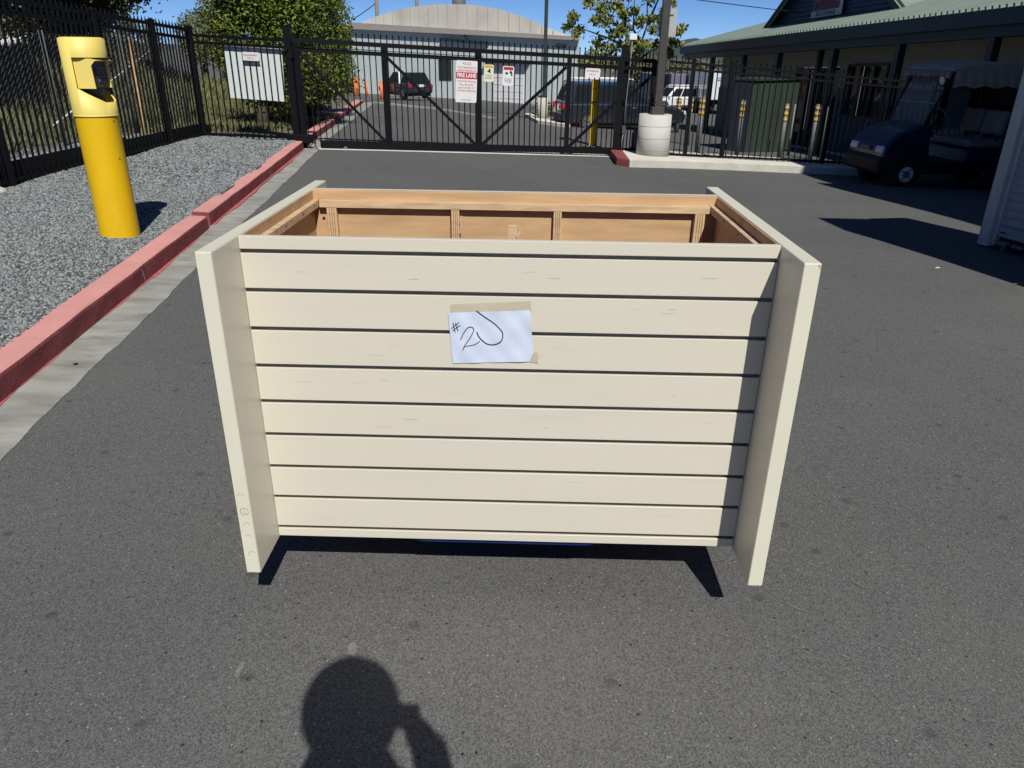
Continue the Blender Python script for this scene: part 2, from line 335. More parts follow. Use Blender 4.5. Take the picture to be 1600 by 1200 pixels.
tag(stones('gravel', 24000, (-4.6, -1.9), (-2.2, .45), .0122, M['stone'], inbed), 'loose grey crushed stone at the near end of the bed beside the camera', 'gravel')
tag(stones('gravel', 42000, (-7.6, -3.0), (6.2, 11.2), .0165, M['stone'], inbed), 'loose grey crushed stone around the foot of the black fences', 'gravel')

# bank and ground beyond the left fence and beside the far kerb
V = []; bys = list(np.arange(-6, 44, .8)); nx = 56
def bankx(y): return -6.4 if y < 12 else min(-6.4, kx(y)-1.2)
def bankz(x, y):
    t = sst(bankx(y)-.2, bankx(y)-3.1, x); s_ = sst(14, 24, y)
    return (.08+1.22*t+.10*math.sin(x*1.3+y*.9)*t+.06*math.sin(y*2.2))*(1-.55*s_)+zg(-5, y)*s_-(.4*sst(36, 43, y))
for y in bys:
    for i in range(nx): x = bankx(y)+(-46-bankx(y))*((1-i/(nx-1))**1.6); V.append((x, y, bankz(x, y)))
F = [(j*nx+i, j*nx+i+1, (j+1)*nx+i+1, (j+1)*nx+i) for j in range(len(bys)-1) for i in range(nx-1)]
tag(link('grass_bank', npmesh('grass_bank', V, F, M['bank'], True)), kind='structure')
vys = [11.2+.6*i for i in range(40)]
V = []
for y in vys:
    xr = kx(y)-.15
    for i in range(13): x = xr-2.2+2.2*i/12; V.append((x, y, zg(xr, y)+.11+.05*math.sin(x*2+y)*(1 if 0 < i < 12 else 0)))
F = [(j*13+i, j*13+i+1, (j+1)*13+i+1, (j+1)*13+i) for j in range(len(vys)-1) for i in range(12)]
tag(link('soil_verge', npmesh('soil_verge', V, F, M['soil'], True)), kind='structure')
def blades(name, count, region, zf, h, m):
    P = []; 
    while len(P) < count:
        x, y = random.uniform(*region[0]), random.uniform(*region[1]); P.append((x, y, zf(x, y)))
    P = np.array(P); a = rng.uniform(0, 6.28, count); hh = h*rng.uniform(.5, 1.4, count); w = .012+.02*rng.random(count)
    dx, dy = np.cos(a)*w, np.sin(a)*w; lx, ly = rng.normal(0, .3, count)*hh, rng.normal(0, .3, count)*hh
    V = np.stack([np.column_stack([P[:, 0]-dx, P[:, 1]-dy, P[:, 2]-.02]), np.column_stack([P[:, 0]+dx, P[:, 1]+dy, P[:, 2]-.02]), np.column_stack([P[:, 0]+lx, P[:, 1]+ly, P[:, 2]+hh])], 1).reshape(-1, 3)
    return link(name, npmesh(name, V, np.arange(count*3).reshape(-1, 3), m))
tag(blades('grass', 26000, ((-12, -6.9), (3.5, 16)), bankz, .22, M['grass']), 'tall dry weeds and grass on the bank behind the black fence', 'grass', kind='stuff')
tag(blades('grass', 16000, ((-10.5, -6.5), (10.5, 24)), bankz, .20, M['grass']), 'dry grass on the far end of the bank behind the white board', 'grass', kind='stuff')
tag(blades('grass', 7000, ((-6.6, -4.6), (11.6, 17)), lambda x, y: zg(kx(y), y)+.11, .12, M['grass']), 'thin weeds in the soil behind the white board', 'grass', kind='stuff')

# right-hand raised kerb island with its red nose
def zr(x, y): return zg(x, y)
pts = [(1.66, 10.72), (2.57, 11.02), (3.41, 11.19), (5.1, 11.45), (6.2, 11.62), (9.5, 12.1)]
back = [(9.5, 13.3), (6.2, 12.95), (3.4, 12.7), (2.2, 12.75), (1.72, 12.5)]
def slab(name, poly, h, m, dz=.0):
    b = MB(); n = len(poly); top = [(x, y, zg(x, y)+h+dz) for x, y in poly]; bot = [(x, y, zg(x, y)-.05) for x, y in poly]
    b.add(top+bot, [tuple(range(n))]+[(i, n+i, n+(i+1) % n, (i+1) % n) for i in range(n)]); o = b.build(name, m, bevel=.012, seg=2); return tag(o, kind='structure')
slab('concrete_kerb', pts+back, .12, M['concl'])
slab('red_kerb', [(1.47, 10.93), (1.655, 10.725), (1.715, 12.4), (1.49, 12.3)], .122, M['red'])
# pale concrete strip the gate rolls on
GA = Vector((-3.384, 10.764, -.009))
def gp(x, z, off=0.): return Vector((x-.282*off*0, GA.y+.294*(x-GA.x)-off, GA.z-.042*(x-GA.x)+z))   # a point on the gate's plane; off = towards the camera
b = MB(); L = []
for i in range(25): x = -3.46+4.95*i/24; L += [gp(x, .0, .18), gp(x, .0, -.28)]
L = [(p.x, p.y, zg(p.x, p.y)+.006) for p in L]
b.add(L, [(2*i, 2*i+2, 2*i+3, 2*i+1) for i in range(24)]); tag(b.build('track_slab', M['concl']), kind='structure')
# office forecourt: pale kerb line and bark bed
# ------------------------------------------------------------------ far hills
def hill(name, prof, y, depth, m):
    V = []; n = len(prof)
    for k, (f, dy) in enumerate(((0, -60), (.55, -25), (1, 0), (.6, depth))):
        for i, (x, z) in enumerate(prof): V.append((x*(1+dy/y*.0), y+dy, -12+(z+12)*f+(random.uniform(-.4, .4) if 0 < k else 0)))
    F = [(j*n+i, j*n+i+1, (j+1)*n+i+1, (j+1)*n+i) for j in range(3) for i in range(n-1)]
    return tag(link(name, npmesh(name, V, F, m, True)), kind='structure')
hill('hills', [(40, -10), (62, -3), (78, 2.0), (88, 5.2), (96, 6), (104, 9.2), (113, 11.6), (119, 12.0), (127, 10.6), (136, 7.5), (150, 4.5), (175, 2.5), (230, 3), (330, 1)], 600, 200, M['hill'])
hill('hills', [(-420, 2), (-330, 6), (-260, 3), (-215, 6), (-172, 9), (-152, 17), (-138, 13.5), (-126, 8.5), (-112, 5.5), (-90, 2), (-60, -2), (-30, -6)], 600, 200, M['hill'])
# ------------------------------------------------------------------ DISPLAY COUNTER
ZT, ZB = 1.056, .176
CT = thing('display_counter', 'cream slatwall display counter with open plywood top standing in the middle of the driveway', 'counter', (0, 0, 0))
def sidepanel(x0, x1, lab):
    b = MB().bx(x0, x1, -.1625, .8525, .169, ZT); o = b.build('side_panel', M['cream'], CT, bevel=.002, seg=2); tag(o, lab)
    w = x1-x0
    MB().bx(x0+.0015, x1-.0015, -.1635, -.1620, .171, ZT-.002).build('edge_band', M['creamedge'], o)
    MB().bx(x0+.0015, x1-.0015, -.160, .851, ZT-.0005, ZT+.0008).build('edge_band', M['creamedge'], o)
    return o
SL = sidepanel(-.698, -.66, 'left side panel with glue rings low on its front edge'); SR = sidepanel(.66, .6995, 'right side panel with a chipped top corner')
ringm = mat('glue_residue', (.40, .37, .22), .5)
for z, dx, r, arc in ((.413, -.002, .0095, 2.4), (.368, .001, .0105, 6.28), (.325, .002, .008, 3.0), (.285, .001, .009, 2.2), (.232, .004, .009, 3.6)):
    pts = [(-.679+dx+r*math.cos(.4+arc*i/24), -.1640, z+r*math.sin(.4+arc*i/24)*(1+.1*math.sin(i))) for i in range(25)]
    MB().tube(pts, .0006 if arc < 6 else .0009, 4).build('glue_ring', ringm, SL)
MB().tube([(-.683, -.1640, .372), (-.679, -.1640, .362), (-.674, -.1640, .366), (-.679, -.1640, .374)], .0006, 4).build('glue_ring', ringm, SL)
GR = [ZT-1.32*g for g in (.0278, .1032, .1808, .2591, .3374, .4132, .4897, .5654, .6433)]
gh = .0054
edges = [ZT]+[z for g in GR for z in (g+gh, g-gh)]+[ZB]
for i in range(0, len(edges), 2):
    z1, z0 = edges[i], edges[i+1]
    t1, t0 = (.008 if i else 0), (.008 if i < len(edges)-2 else 0)      # T-slots: the lips overhang a wider groove behind
    b = MB().prism([(0, z0), (0, z1), (.007, z1), (.007, z1-t1), (.0174, z1-t1), (.0174, z0+t0), (.007, z0+t0), (.007, z0)], -.6592, .6592, 'x')
    b.build('slat', M['cream'], CT, bevel=.0008)
MB().bx(-.659, .659, .0175, .024, ZB, ZT-.004).build('backing_board', M['dark'], CT)
MB().bx(-.657, .657, .0245, .040, ZB+.02, ZT-.006).build('inner_lining', M['ply'], CT)
sb = MB()                                                   # faint scuffs on the boards
for k in range(38):
    z = random.choice(GR[1:])+random.uniform(.03, .075); x = random.uniform(-.62, .55); l = random.uniform(.008, .05); w = random.uniform(.0003, .0008)
    sb.add([(x, -.0006, z), (x+l, -.0006, z+random.uniform(-.001, .001)), (x+l, -.0006, z+w), (x, -.0006, z+w)], [(0, 1, 2, 3)])
tag(sb.build('scuffs', mat('grey_scuff', (.47, .445, .365), .6), CT), kind='stuff')
MB().add([(.690, -.1646, 1.0545), (.698, -.1646, 1.0545), (.698, -.1646, 1.044), (.694, -.1646, 1.0495)], [(0, 1, 2, 3)]).build('chip', M['plylight'], SR)
# plywood inner frame
MB().bx(-.6585, .6585, .664, .6835, .20, ZT).build('back_board', M['ply'], CT, bevel=.0012)
MB().bx(-.6585, .6585, .6840, .700, .185, ZT+.0005).build('back_face', M['cream'], CT)
def rail(x0, x1, y0, y1, z0, z1):
    o = MB().bx(x0, x1, y0, y1, z0, z1).build('top_rail', M['plylight'], CT, bevel=.001)
    return o
rail(-.632, .632, .640, .6635, ZT-.052, ZT-.029)
rail(-.6585, -.636, .041, .663, ZT-.052, ZT-.029); rail(.636, .6585, .041, .663, ZT-.052, ZT-.029); rail(-.632, .632, .0405, .062, ZT-.052, ZT-.029)
for s in (-1, 1):
    MB().bx(s*.6588-.003*(s > 0), s*.6588+.003*(s < 0), .026, .663, ZT-.028, ZT-.002).build('lining_strip', M['ply'], CT)
    MB().bx(s*.6588-.003*(s > 0), s*.6588+.003*(s < 0), .026, .663, .20, ZT-.053).build('side_lining', M['ply'], CT)
for i, x in enumerate((-.594, -.190, .143, .603)):
    w = .013 if i not in (0, 3) else .016
    o = MB().bx(x-w, x+w, .641, .6635, .22, ZT-.0525).build('stud', M['plylight'], CT, bevel=.0008)
    for q in (-.45, .05, .5): MB().bx(x+q*w-.0011, x+q*w+.0011, .6402, .6411, .222, ZT-.054).build('glue_line', M['plyglue'], o)
MB().bx(-.020, .018, .52, .534, .2, .5).build('support_leg', M['ply'], CT)
o = MB().bar((-.022, .560, .62), (.0, .575, .972), .030, .016).build('brace', M['plylight'], CT, bevel=.001); tag(o, 'loose broken plywood strip inside')
MB().bar((.012, .566, .935), (.022, .570, .957), .010, .006).build('splinter', M['plylight'], o)
MB().bar((-.172, .636, .93), (-.168, .632, .985), .006, .01).build('splinter', M['plylight'], CT)
for x, z, yy in ((-.652, ZT-.041, .640), (-.627, .965, .6632)): MB().cyl((x, yy-.0005, z), (x, yy+.0005, z), .005, n=10).build('screw_hole', M['blackm'], CT)
for y in (.12, .30, .47, .60):
    for s in (-1, 1): MB().cyl((s*.6357, y, ZT-.04), (s*.6352, y, ZT-.04), .004, n=8).build('screw_hole', M['blackm'], CT)
MB().bx(-.655, .655, .041, .660, .178, .196).build('bottom_board', M['ply'], CT)

# paper note
PN = thing('paper_note', 'creased white paper note with handwritten black number taped to the cream slats', 'paper note', (0, -.0005, 0))
C4 = [Vector((-.149, 0, .871)), Vector((.058, 0, .882)), Vector((.071, 0, .743)), Vector((-.139, 0, .733))]
def PP(u, v, y=-.002): p = (C4[0]*(1-u)+C4[1]*u)*(1-v)+(C4[3]*(1-u)+C4[2]*u)*v; return Vector((p.x, y, p.z))
def crumple(u, v): return .0011*math.sin(9*u+4*v)*math.sin(6*v-3*u+1)+.0006*math.sin(23*u-11*v)+(.002*max(0, u-.93)/.07*math.sin(5*v) if u > .93 else 0)
V = [PP(u/24, v/16, -.0028-crumple(u/24, v/16)) for v in range(17) for u in range(25)]
F = [(j*25+i, (j+1)*25+i, (j+1)*25+i+1, j*25+i+1) for j in range(16) for i in range(24)]
link('sheet', npmesh('sheet', [tuple(v) for v in V], F, M['paper'], True), PN)
def zq(X, Y): u = (X-295-.079*(Y-290))/920; v = (Y-290+.035*(X-295))/570; return PP(u, v, -.0036-crumple(u, v))
def smoothpts(P, n=6):
    P = [Vector((x, y, 0)) for x, y in P]; out = []
    for i in range(len(P)-1):
        a, b_, c, d = P[max(i-1, 0)], P[i], P[i+1], P[min(i+2, len(P)-1)]
        for k in range(n):
            t = k/n; out.append(.5*((2*b_)+(c-a)*t+(2*a-5*b_+4*c-d)*t*t+(3*b_-a-3*c+d)*t**3))
    return out+[P[-1]]
for nm, r, P in (('pen_stroke', .0010, [(350, 395), (358, 450), (372, 505)]), ('pen_stroke', .0010, [(378, 400), (388, 445), (405, 490)]), ('pen_stroke', .0010, [(328, 462), (370, 430), (415, 393)]), ('pen_stroke', .0010, [(342, 488), (385, 455), (430, 425)]),
        ('pen_stroke', .0011, [(432, 585), (468, 510), (515, 452), (553, 444), (578, 464), (570, 508), (520, 592), (478, 650), (452, 705)]), ('pen_stroke', .0010, [(462, 668), (510, 655), (570, 645), (620, 622), (648, 596)]),
        ('pen_stroke', .0014, [(615, 265), (700, 328), (800, 395), (862, 450), (902, 500), (905, 560), (872, 612), (800, 640), (730, 630), (672, 588), (635, 545), (614, 498)])):
    b = MB(); b.tube([zq(p.x, p.y) for p in smoothpts(P)], r, 5); b.build(nm, M['ink'], PN)
def tp(a, b_, c, d, y):
    q = MB(); q.add([(a[0], y, a[1]), (b_[0], y, b_[1]), (c[0], y, c[1]), (d[0], y, d[1])], [(0, 1, 2, 3)]); return q.build('tape_strip', M['tape'], PN)
tp((-.142, .893), (.060, .906), (.061, .879), (-.142, .868), -.0016); tp((.058, .768), (.080, .768), (.082, .738), (.060, .741), -.0016)

# blue dolly under the counter
DO = thing('moving_dolly', 'low blue plastic dolly on black casters under the cream counter', 'dolly', (0, .3, 0))
b = MB(); pl = []
for cx, cy, a0 in ((.24, .25, 0), (-.24, .25, 90), (-.24, -.25, 180), (.24, -.25, 270)):
    pl += [(cx+.035*math.cos(R(a0+90*i/5)), cy+.035*math.sin(R(a0+90*i/5))) for i in range(6)]
b.prism([(x, y) for x, y in pl], .154, .1745, 'z'); b.build('deck', M['blue'], DO, bevel=.004, seg=2)
for sx in (-1, 1):
    for sy in (-1, 1):
        o = MB().bar((sx*.17, sy*.1+.03, .136), (sx*.17, sy*.1+.03, .07), .035, .05).build('caster', M['steel'], DO)
        MB().cyl((sx*.17-.014, sy*.1+.05, .048), (sx*.17+.014, sy*.1+.05, .048), .048, n=18).build('wheel', M['rubber'], o)

# ------------------------------------------------------------------ YELLOW KEYPAD BOLLARD
BO = thing('keypad_bollard', 'thick yellow gate keypad bollard with paler sleeve standing in the gravel', 'bollard', (-3.167, 3.964, .1195), s=.919)
b = MB().cyl((0, 0, -.12), (0, 0, .975), .157, n=48, cap=False); b.build('post', M['yel'], BO)
b = MB(); n = 72; th = [2*math.pi*i/n for i in range(n)]; r = .163
def col_z(t):                                                # the cut-out's lower and upper edge at angle t (None: no cut-out)
    d = math.degrees(math.atan2(math.sin(t), math.cos(t)))   # 0 = +x
    if -97 <= d <= 97: k = min(1, (97-abs(d))/70); return 1.172-.105*k, 1.392+.0*k
    return None
for i in range(n):
    t0, t1 = th[i], th[(i+1) % n]; c0, c1 = col_z(t0), col_z(t1)
    p = lambda t, z: (r*math.cos(t), r*math.sin(t), z)
    if c0 and c1:
        b.add([p(t0, .965), p(t1, .965), p(t1, c1[0]), p(t0, c0[0])], [(0, 1, 2, 3)], True); b.add([p(t0, c0[1]), p(t1, c1[1]), p(t1, 1.525), p(t0, 1.525)], [(0, 1, 2, 3)], True)
        b.add([p(t0, c0[0]), p(t1, c1[0]), (.15*math.cos(t1), .15*math.sin(t1), c1[0]), (.15*math.cos(t0), .15*math.sin(t0), c0[0])], [(0, 1, 2, 3)])
    else: b.add([p(t0, .965), p(t1, .965), p(t1, 1.525), p(t0, 1.525)], [(0, 1, 2, 3)], True)
b.add([(r*math.cos(t), r*math.sin(t), 1.525) for t in th]+[(.14*math.cos(t), .14*math.sin(t), 1.535) for t in th]+[(0, 0, 1.537)], [(i, (i+1) % n, n+(i+1) % n, n+i) for i in range(n)]+[(n+i, n+(i+1) % n, 2*n) for i in range(n)], True)
SLV = b.build('sleeve', M['paley'], BO)
MB().cyl((0, 0, .962), (0, 0, .972), .1645, n=48).build('collar', M['paley'], SLV)
MB().cyl((0, 0, 1.0), (0, 0, 1.5), .095, n=24).build('inner_tube', M['grey'], SLV)
KB = MB()
KB.prism([(-.035, 1.385), (.105, 1.385), (.150, 1.372), (.112, 1.335), (.118, 1.17), (-.035, 1.17)], -.135, -.128, 'y').prism([(-.035, 1.385), (.105, 1.385), (.150, 1.372), (.112, 1.335), (.118, 1.17), (-.035, 1.17)], .105, .112, 'y')
KB.bx(-.035, .112, -.128, .105, 1.378, 1.385).bar((.105, -.012, 1.381), (.152, -.012, 1.369), .24, .006)
kp = KB.build('keypad_hood', M['paley'], BO)
MB().bx(.0, .10, -.126, .104, 1.175, 1.376).build('keypad_face', M['grey'], kp, bevel=.004)
for i in range(3):
    for j in range(4): MB().box((.1025, -.03+.035*i, 1.225+.03*j), (.008, .022, .018)).build('key', M['steel'], kp, bevel=.002)
MB().box((.1015, -.085, 1.29), (.006, .03, .04)).build('speaker_slot', M['blackm'], kp)
for a, z in ((-.25, .93), (-.35, .64)): MB().cyl((.155*math.cos(a), .155*math.sin(a), z), (.162*math.cos(a), .162*math.sin(a), z), .006, n=8).build('bolt', mat('rusty_bolt', (.3, .1, .05), .8), BO)

# ------------------------------------------------------------------ FENCES
def picket_mesh(w, h, tip):
    b = MB().box((0, 0, h/2), (w, w, h)); a = w/2
    if tip == 'spear': b.add([(-a, -a, h), (a, -a, h), (a, a, h), (-a, a, h), (0, 0, h+.06)], [(0, 1, 4), (1, 2, 4), (2, 3, 4), (3, 0, 4)])
    else:
        b.add([(-a, -a, h), (a, -a, h), (a, a, h), (-a, a, h)], [(0, 1, 2, 3)])
        k = w*.95; b.add([(-k, 0, h+.022), (0, -k, h+.022), (k, 0, h+.022), (0, k, h+.022), (0, 0, h-.008), (0, 0, h+.055)], [(0, 1, 4), (1, 2, 4), (2, 3, 4), (3, 0, 4), (0, 1, 5), (1, 2, 5), (2, 3, 5), (3, 0, 5)])
    return b.mesh('picket', M['black'])
pm_side = picket_mesh(.0185, 1.86, 'spear')
def post_mesh(w, h):
    return MB().box((0, 0, h/2), (w, w, h)).box((0, 0, h+.008), (w+.012, w+.012, .016)).add([(-w/2, -w/2, h+.016), (w/2, -w/2, h+.016), (w/2, w/2, h+.016), (-w/2, w/2, h+.016), (0, 0, h+.04)], [(0, 1, 4), (1, 2, 4), (2, 3, 4), (3, 0, 4)]).mesh('post', M['black'])
FL = thing('metal_fence', 'long black steel picket fence with spear tips along the left edge of the gravel', 'fence', (-5.33, 5.98, .1))
zl = lambda y: 1.785-.042*(y-6.46)                           # lower of the two top rails
def fl(x, y, z): return (x+5.33, y-5.98, z-.1)
Y0 = 4.3
for y in np.arange(Y0+.05, 10.9, .104):
    inst('picket', pm_side, FL, fl(-5.33, y, zl(y)+.215-1.92))
for dz in (0, .125): MB().bar(fl(-5.345, Y0, zl(Y0)+dz), fl(-5.345, 10.93, zl(10.93)+dz), .034, .042).build('rail', M['black'], FL)
MB().bar(fl(-5.345, Y0, .195), fl(-5.345, 10.93, .165), .034, .042).build('rail', M['black'], FL)
pmF = post_mesh(.075, 1.92)
for y in (3.6, 5.98, 8.2, 9.72, 10.96): inst('post', pmF, FL, fl(-5.34, y, zl(y)+.20-1.96))
# black board closing the gap behind the bottom rail
MB().bx(-.075, -.055, Y0-5.98, 8.55-5.98, -.06, .26).build('gravel_board', M['blackm'], FL); MB().bx(-.075, -.055, 8.56-5.98, 10.9-5.98, -.06, .23).build('gravel_board', M['blackm'], FL)

F2 = thing('metal_fence', 'short black picket fence panel holding the white board left of the gate', 'fence', (-5.33, 10.96, .1))
fx = lambda x: 10.96+(10.69-10.96)*(x+5.33)/(1.63)
z2 = lambda x: 1.55-.04*(x+5.33)
pm2 = picket_mesh(.017, 1.66, 'spear')
for x in np.arange(-5.22, -3.78, .1045): inst('picket', pm2, F2, (x+5.33, fx(x)-10.96, z2(x)+.185-1.72-.1))
for dz in (0, .098): MB().bar((.03, 0, z2(-5.3)+dz-.1), (1.6, fx(-3.73)-10.96, z2(-3.73)+dz-.1), .032, .04).build('rail', M['black'], F2)
MB().bar((.03, 0, .07), (1.6, fx(-3.73)-10.96, .06), .032, .04).build('rail', M['black'], F2)
WB = thing('white_board', 'large blank white board fixed behind the short picket fence left of the gate', 'board', (-4.34, 10.86, 1.1))
b = MB().bx(-.485, .485, -.006, .006, -.385, .385); b.build('sheet', mat('board_white', (.66, .71, .70), .5, var=.02, scale=2), WB, bevel=.002, rot=(0, R(2.2), R(-9.4)))
for s in (-1, 1): MB().bx(s*.3-.02, s*.3+.02, .007, .03, -.37, .37).build('batten', M['blackm'], WB, rot=(0, R(2.2), R(-9.4)))
def textrot(rz, tilt=0): return (R(90), R(tilt), rz)
S0 = thing('small_sign', 'small white sign with red print in front of the white board', 'sign', (-4.35, 10.79, 1.352), R(-9.4))
MB().bx(-.137, .137, -.003, .003, -.062, .062).build('plate', M['signw'], S0, bevel=.001, rot=(0, R(2), 0))
MB().bx(-.137, .137, .004, .02, -.072, -.062).build('bracket', M['black'], S0, rot=(0, R(2), 0))
text('lettering', 'FOR EMERGENCY', .031, M['redink'], S0, (0, -.0045, .018), (R(90), 0, 0)); text('lettering', '555 - 0100'[:0] or 'DIAL 911', .031, M['redink'], S0, (0, -.0045, -.024), (R(90), 0, 0))

# gate posts
def gpost(x, h, w, lab, off=-.10):
    p = gp(x, 0, off); t = thing('gate_post', lab, 'gate post', (p.x, p.y, zg(p.x, p.y)))
    MB().box((0, 0, h/2-.05), (w, w, h+.1)).build('shaft', M['black'], t); MB().box((0, 0, h+.008), (w+.015, w+.015, .016)).build('cap', M['black'], t, bevel=.003)
    return t
g1 = gpost(-3.70, 1.78, .105, 'thick black square post at the left end of the sliding gate', off=.02)
MB().box((.055, -.06, 1.42), (.05, .05, .16)).build('guide_roller', M['black'], g1); MB().box((.06, -.06, .16), (.42, .06, .13)).build('catch_box', M['black'], g1, bevel=.01)
MB().tube([(.0, -.08, 1.47), (-.05, -.1, 1.43), (-.06, -.1, 1.30), (-.02, -.09, 1.26)], .012, 6).build('hook', M['black'], g1)
g2 = gpost(1.655, 1.83, .13, 'thick black post with a white camera box at the right end of the gate', off=-.10)
MB().tube([(.10, -.10, 2.03), (.085, -.10, 1.5), (.06, -.10, .9), (.055, -.10, .52)], .011, 8).build('conduit', M['steel'], g2)
MB().tube([(.05, -.10, .42), (.035, -.10, .25), (.055, -.10, .0)], .012, 8).build('conduit', M['steel'], g2)
MB().box((.055, -.10, .47), (.07, .05, .13)).build('junction_box', M['grey'], g2, bevel=.006)
sc = thing('security_camera', 'small white box with a camera and antennas above the right gate post', 'camera', tuple(gp(1.76, 1.92, .02)))
MB().box((0, 0, .03), (.13, .09, .10)).build('housing', M['white'], sc, bevel=.01); MB().cyl((-.05, -.03, .12), (-.05, -.03, .21), .04, .03, n=14).build('camera_body', M['grey'], sc)
MB().ball((-.05, -.035, .225), .022).build('lens_dome', M['lampw'], sc); MB().box((.14, 0, .2), (.05, .04, .08)).build('sensor', M['blackm'], sc, bevel=.005)
MB().tube([(.03, 0, .06), (.1, 0, .12), (.14, 0, .17)], .006, 5).build('arm', M['grey'], sc); MB().tube([(-.05, 0, .09), (-.16, 0, .18), (-.27, .02, .23)], .005, 5).build('arm', M['grey'], sc)

# sliding gate
GT = thing('sliding_gate', 'wide black steel sliding gate of thin pickets with diagonal braces closing the driveway', 'gate', tuple(GA))
def gl(x, z, off=0.): p = gp(x, z, off)-GA; return (p.x, p.y, p.z)
XR = 1.62
def gbar(n, x0, z0, x1, z1, w, h, off=0.): return MB().bar(gl(x0, z0, off), gl(x1, z1, off), w, h).build(n, M['black'], GT)
gbar('top_beam', -3.66, 1.592, 2.2, 1.592, .07, .066); gbar('second_beam', -3.66, 1.462, 2.2, 1.462, .07, .060); gbar('bottom_beam', -3.37, .075, 2.2, .075, .08, .105)
gbar('track_rail', -3.6, 1.508, -.76, 1.508, .02, .012, .05)
for x in (-3.60, -2.31, -.84, .68): gbar('upright', x, .02, x, 1.56, .078, .078)
gbar('upright', 1.585, .02, 1.585, 1.6, .11, .09); gbar('upright', 2.2, .1, 2.2, 1.6, .07, .07)
for a, b_ in (((-3.56, 1.42), (-2.35, .13)), ((-2.27, 1.42), (-.90, .13)), ((-.78, .13), (.63, 1.42)), ((.73, .13), (1.55, .92)), ((1.66, .90), (2.16, 1.36))): gbar('diagonal_brace', a[0], a[1], b_[0], b_[1], .045, .045)
pmG = picket_mesh(.0165, 1.64, 'spade')
for x in np.arange(-3.54, 1.56, .0915):
    inst('picket', pmG, GT, gl(x, .06, -.012), (0, 0, R(16)))
pmT = picket_mesh(.0165, 1.64, 'spear')
for x in np.arange(1.72, 2.16, .062): inst('picket', pmT, GT, gl(x, .06, -.012), (0, 0, R(16)))
MB().cyl(gl(-2.98, .015, .06), gl(-2.98, .015, .02), .03, n=16).build('ground_wheel', M['steel'], GT)
MB().tube([gl(-3.50, .02, .14), gl(-3.44, .12, .12), gl(-3.34, -.02, .26), gl(-3.16, -.01, .20)], .008, 6).build('sensor_loop', M['blackm'], GT)
RZ = math.atan2(.294, 1)
def gsign(nm, lab, x, z, w, h, m, off=.055):
    p = gp(x, z, off); t = thing(nm, lab, 'sign', tuple(p), RZ); 
    b = MB(); r = .022; pl = []
    for cx, cz, a0 in ((w/2-r, h/2-r, 0), (-w/2+r, h/2-r, 90), (-w/2+r, -h/2+r, 180), (w/2-r, -h/2+r, 270)): pl += [(cx+r*math.cos(R(a0+22.5*i)), cz+r*math.sin(R(a0+22.5*i))) for i in range(5)]
    b.prism(pl, -.0025, .0025, 'y').build('plate', m, t, rot=(0, R(2.4), 0)); return t
T = lambda t, s, sz, z, m, sx=1., x=0, b=0.: text('lettering', s, sz, m, t, (x+z*.042, -.0042, z-.042*x), (R(90), R(2.4), 0), sx=sx, bold=b)
# the face plane of the sign as seen: x -1.21..-0.87, z .60..1.24 above the gate's foot
s1 = gsign('fire_lane_sign', 'tall white fire lane sign with a red band on the gate', -1.03, 1.117, .355, .64, M['signw'])
MB().bx(-.1765, .1765, -.0040, -.0026, .045, .145).build('band', M['signr'], s1, rot=(0, R(2.4), 0))
for s_, z, sz in (('POLICE', .275, .05), ('NO PARKING IN', .215, .044), ('AREAS MARKED IN', .168, .042), ('VIOLATING VEHICLES', .006, .036), ('WILL BE CITED', -.046, .04), ('AND TOWED AT', -.094, .04), ("OWNER'S EXPENSE", -.14, .04), ('CVC SEC. 22500', -.28, .026)): T(s1, s_, sz, z, M['redink'], .9)
text('lettering', 'FIRE LANE', .088, M['signw'], s1, (.004, -.0055, .094), (R(90), R(2.4), 0), sx=.80, bold=.003)
s2 = gsign('caution_sign', 'small cream caution sign with yellow heading beside the fire lane sign', -.668, 1.265, .165, .262, M['signy'])
MB().bx(-.07, .075, -.0040, -.0026, .082, .118).build('band', M['yellowp'], s2, rot=(0, R(2.4), 0)); T(s2, 'CAUTION', .03, .1, M['ink'], .95)
b = MB(); b.prism([(-.03, .03), (.0, .045), (.0, .062), (.03, .065), (.03, .0), (-.012, .02)], -.0042, -.0026, 'y').build('pictogram', M['ink'], s2)
for s_, z in (('MOVING GATE', .0-.03), ('CAN CAUSE', -.055), ('SERIOUS INJURY', -.08)): T(s2, s_, .019, z, M['grey'], .9)
s3 = gsign('danger_sign', 'small white danger sign with red heading, right of the cream caution sign', -.348, 1.237, .195, .302, M['signw'])
MB().bx(-.083, .083, -.0040, -.0026, .092, .137).build('band', mat('danger_red', (.48, .05, .03), .5), s3, rot=(0, R(2.4), 0)); T(s3, 'DANGER', .034, .114, M['ink'], .95)
b = MB(); b.prism([(.03, .085), (.055, .075), (.07, .05), (.07, .0), (.05, -.005), (.05, .03), (.03, .045), (.015, .04), (.03, .06)], -.0042, -.0026, 'y'); b.prism([(-.05, .05), (-.02, .065), (.0, .045), (-.02, .02), (-.05, .03)], -.0042, -.0026, 'y'); b.build('pictogram', M['ink'], s3)
for s_, z in (('STAY CLEAR OF', -.045), ('MOVING GATE', -.07), ('AT ALL TIMES', -.095)): T(s3, s_, .02, z, M['grey'], .9)
s4 = gsign('emergency_sign', 'small white sign with red print near the right end of the gate', 1.087, 1.352, .275, .145, M['signw'])
for s_, z in (('FOR EMERGENCY', .03), ('DIAL 911', -.025)): T(s4, s_, .037, z, M['redink'], .8)

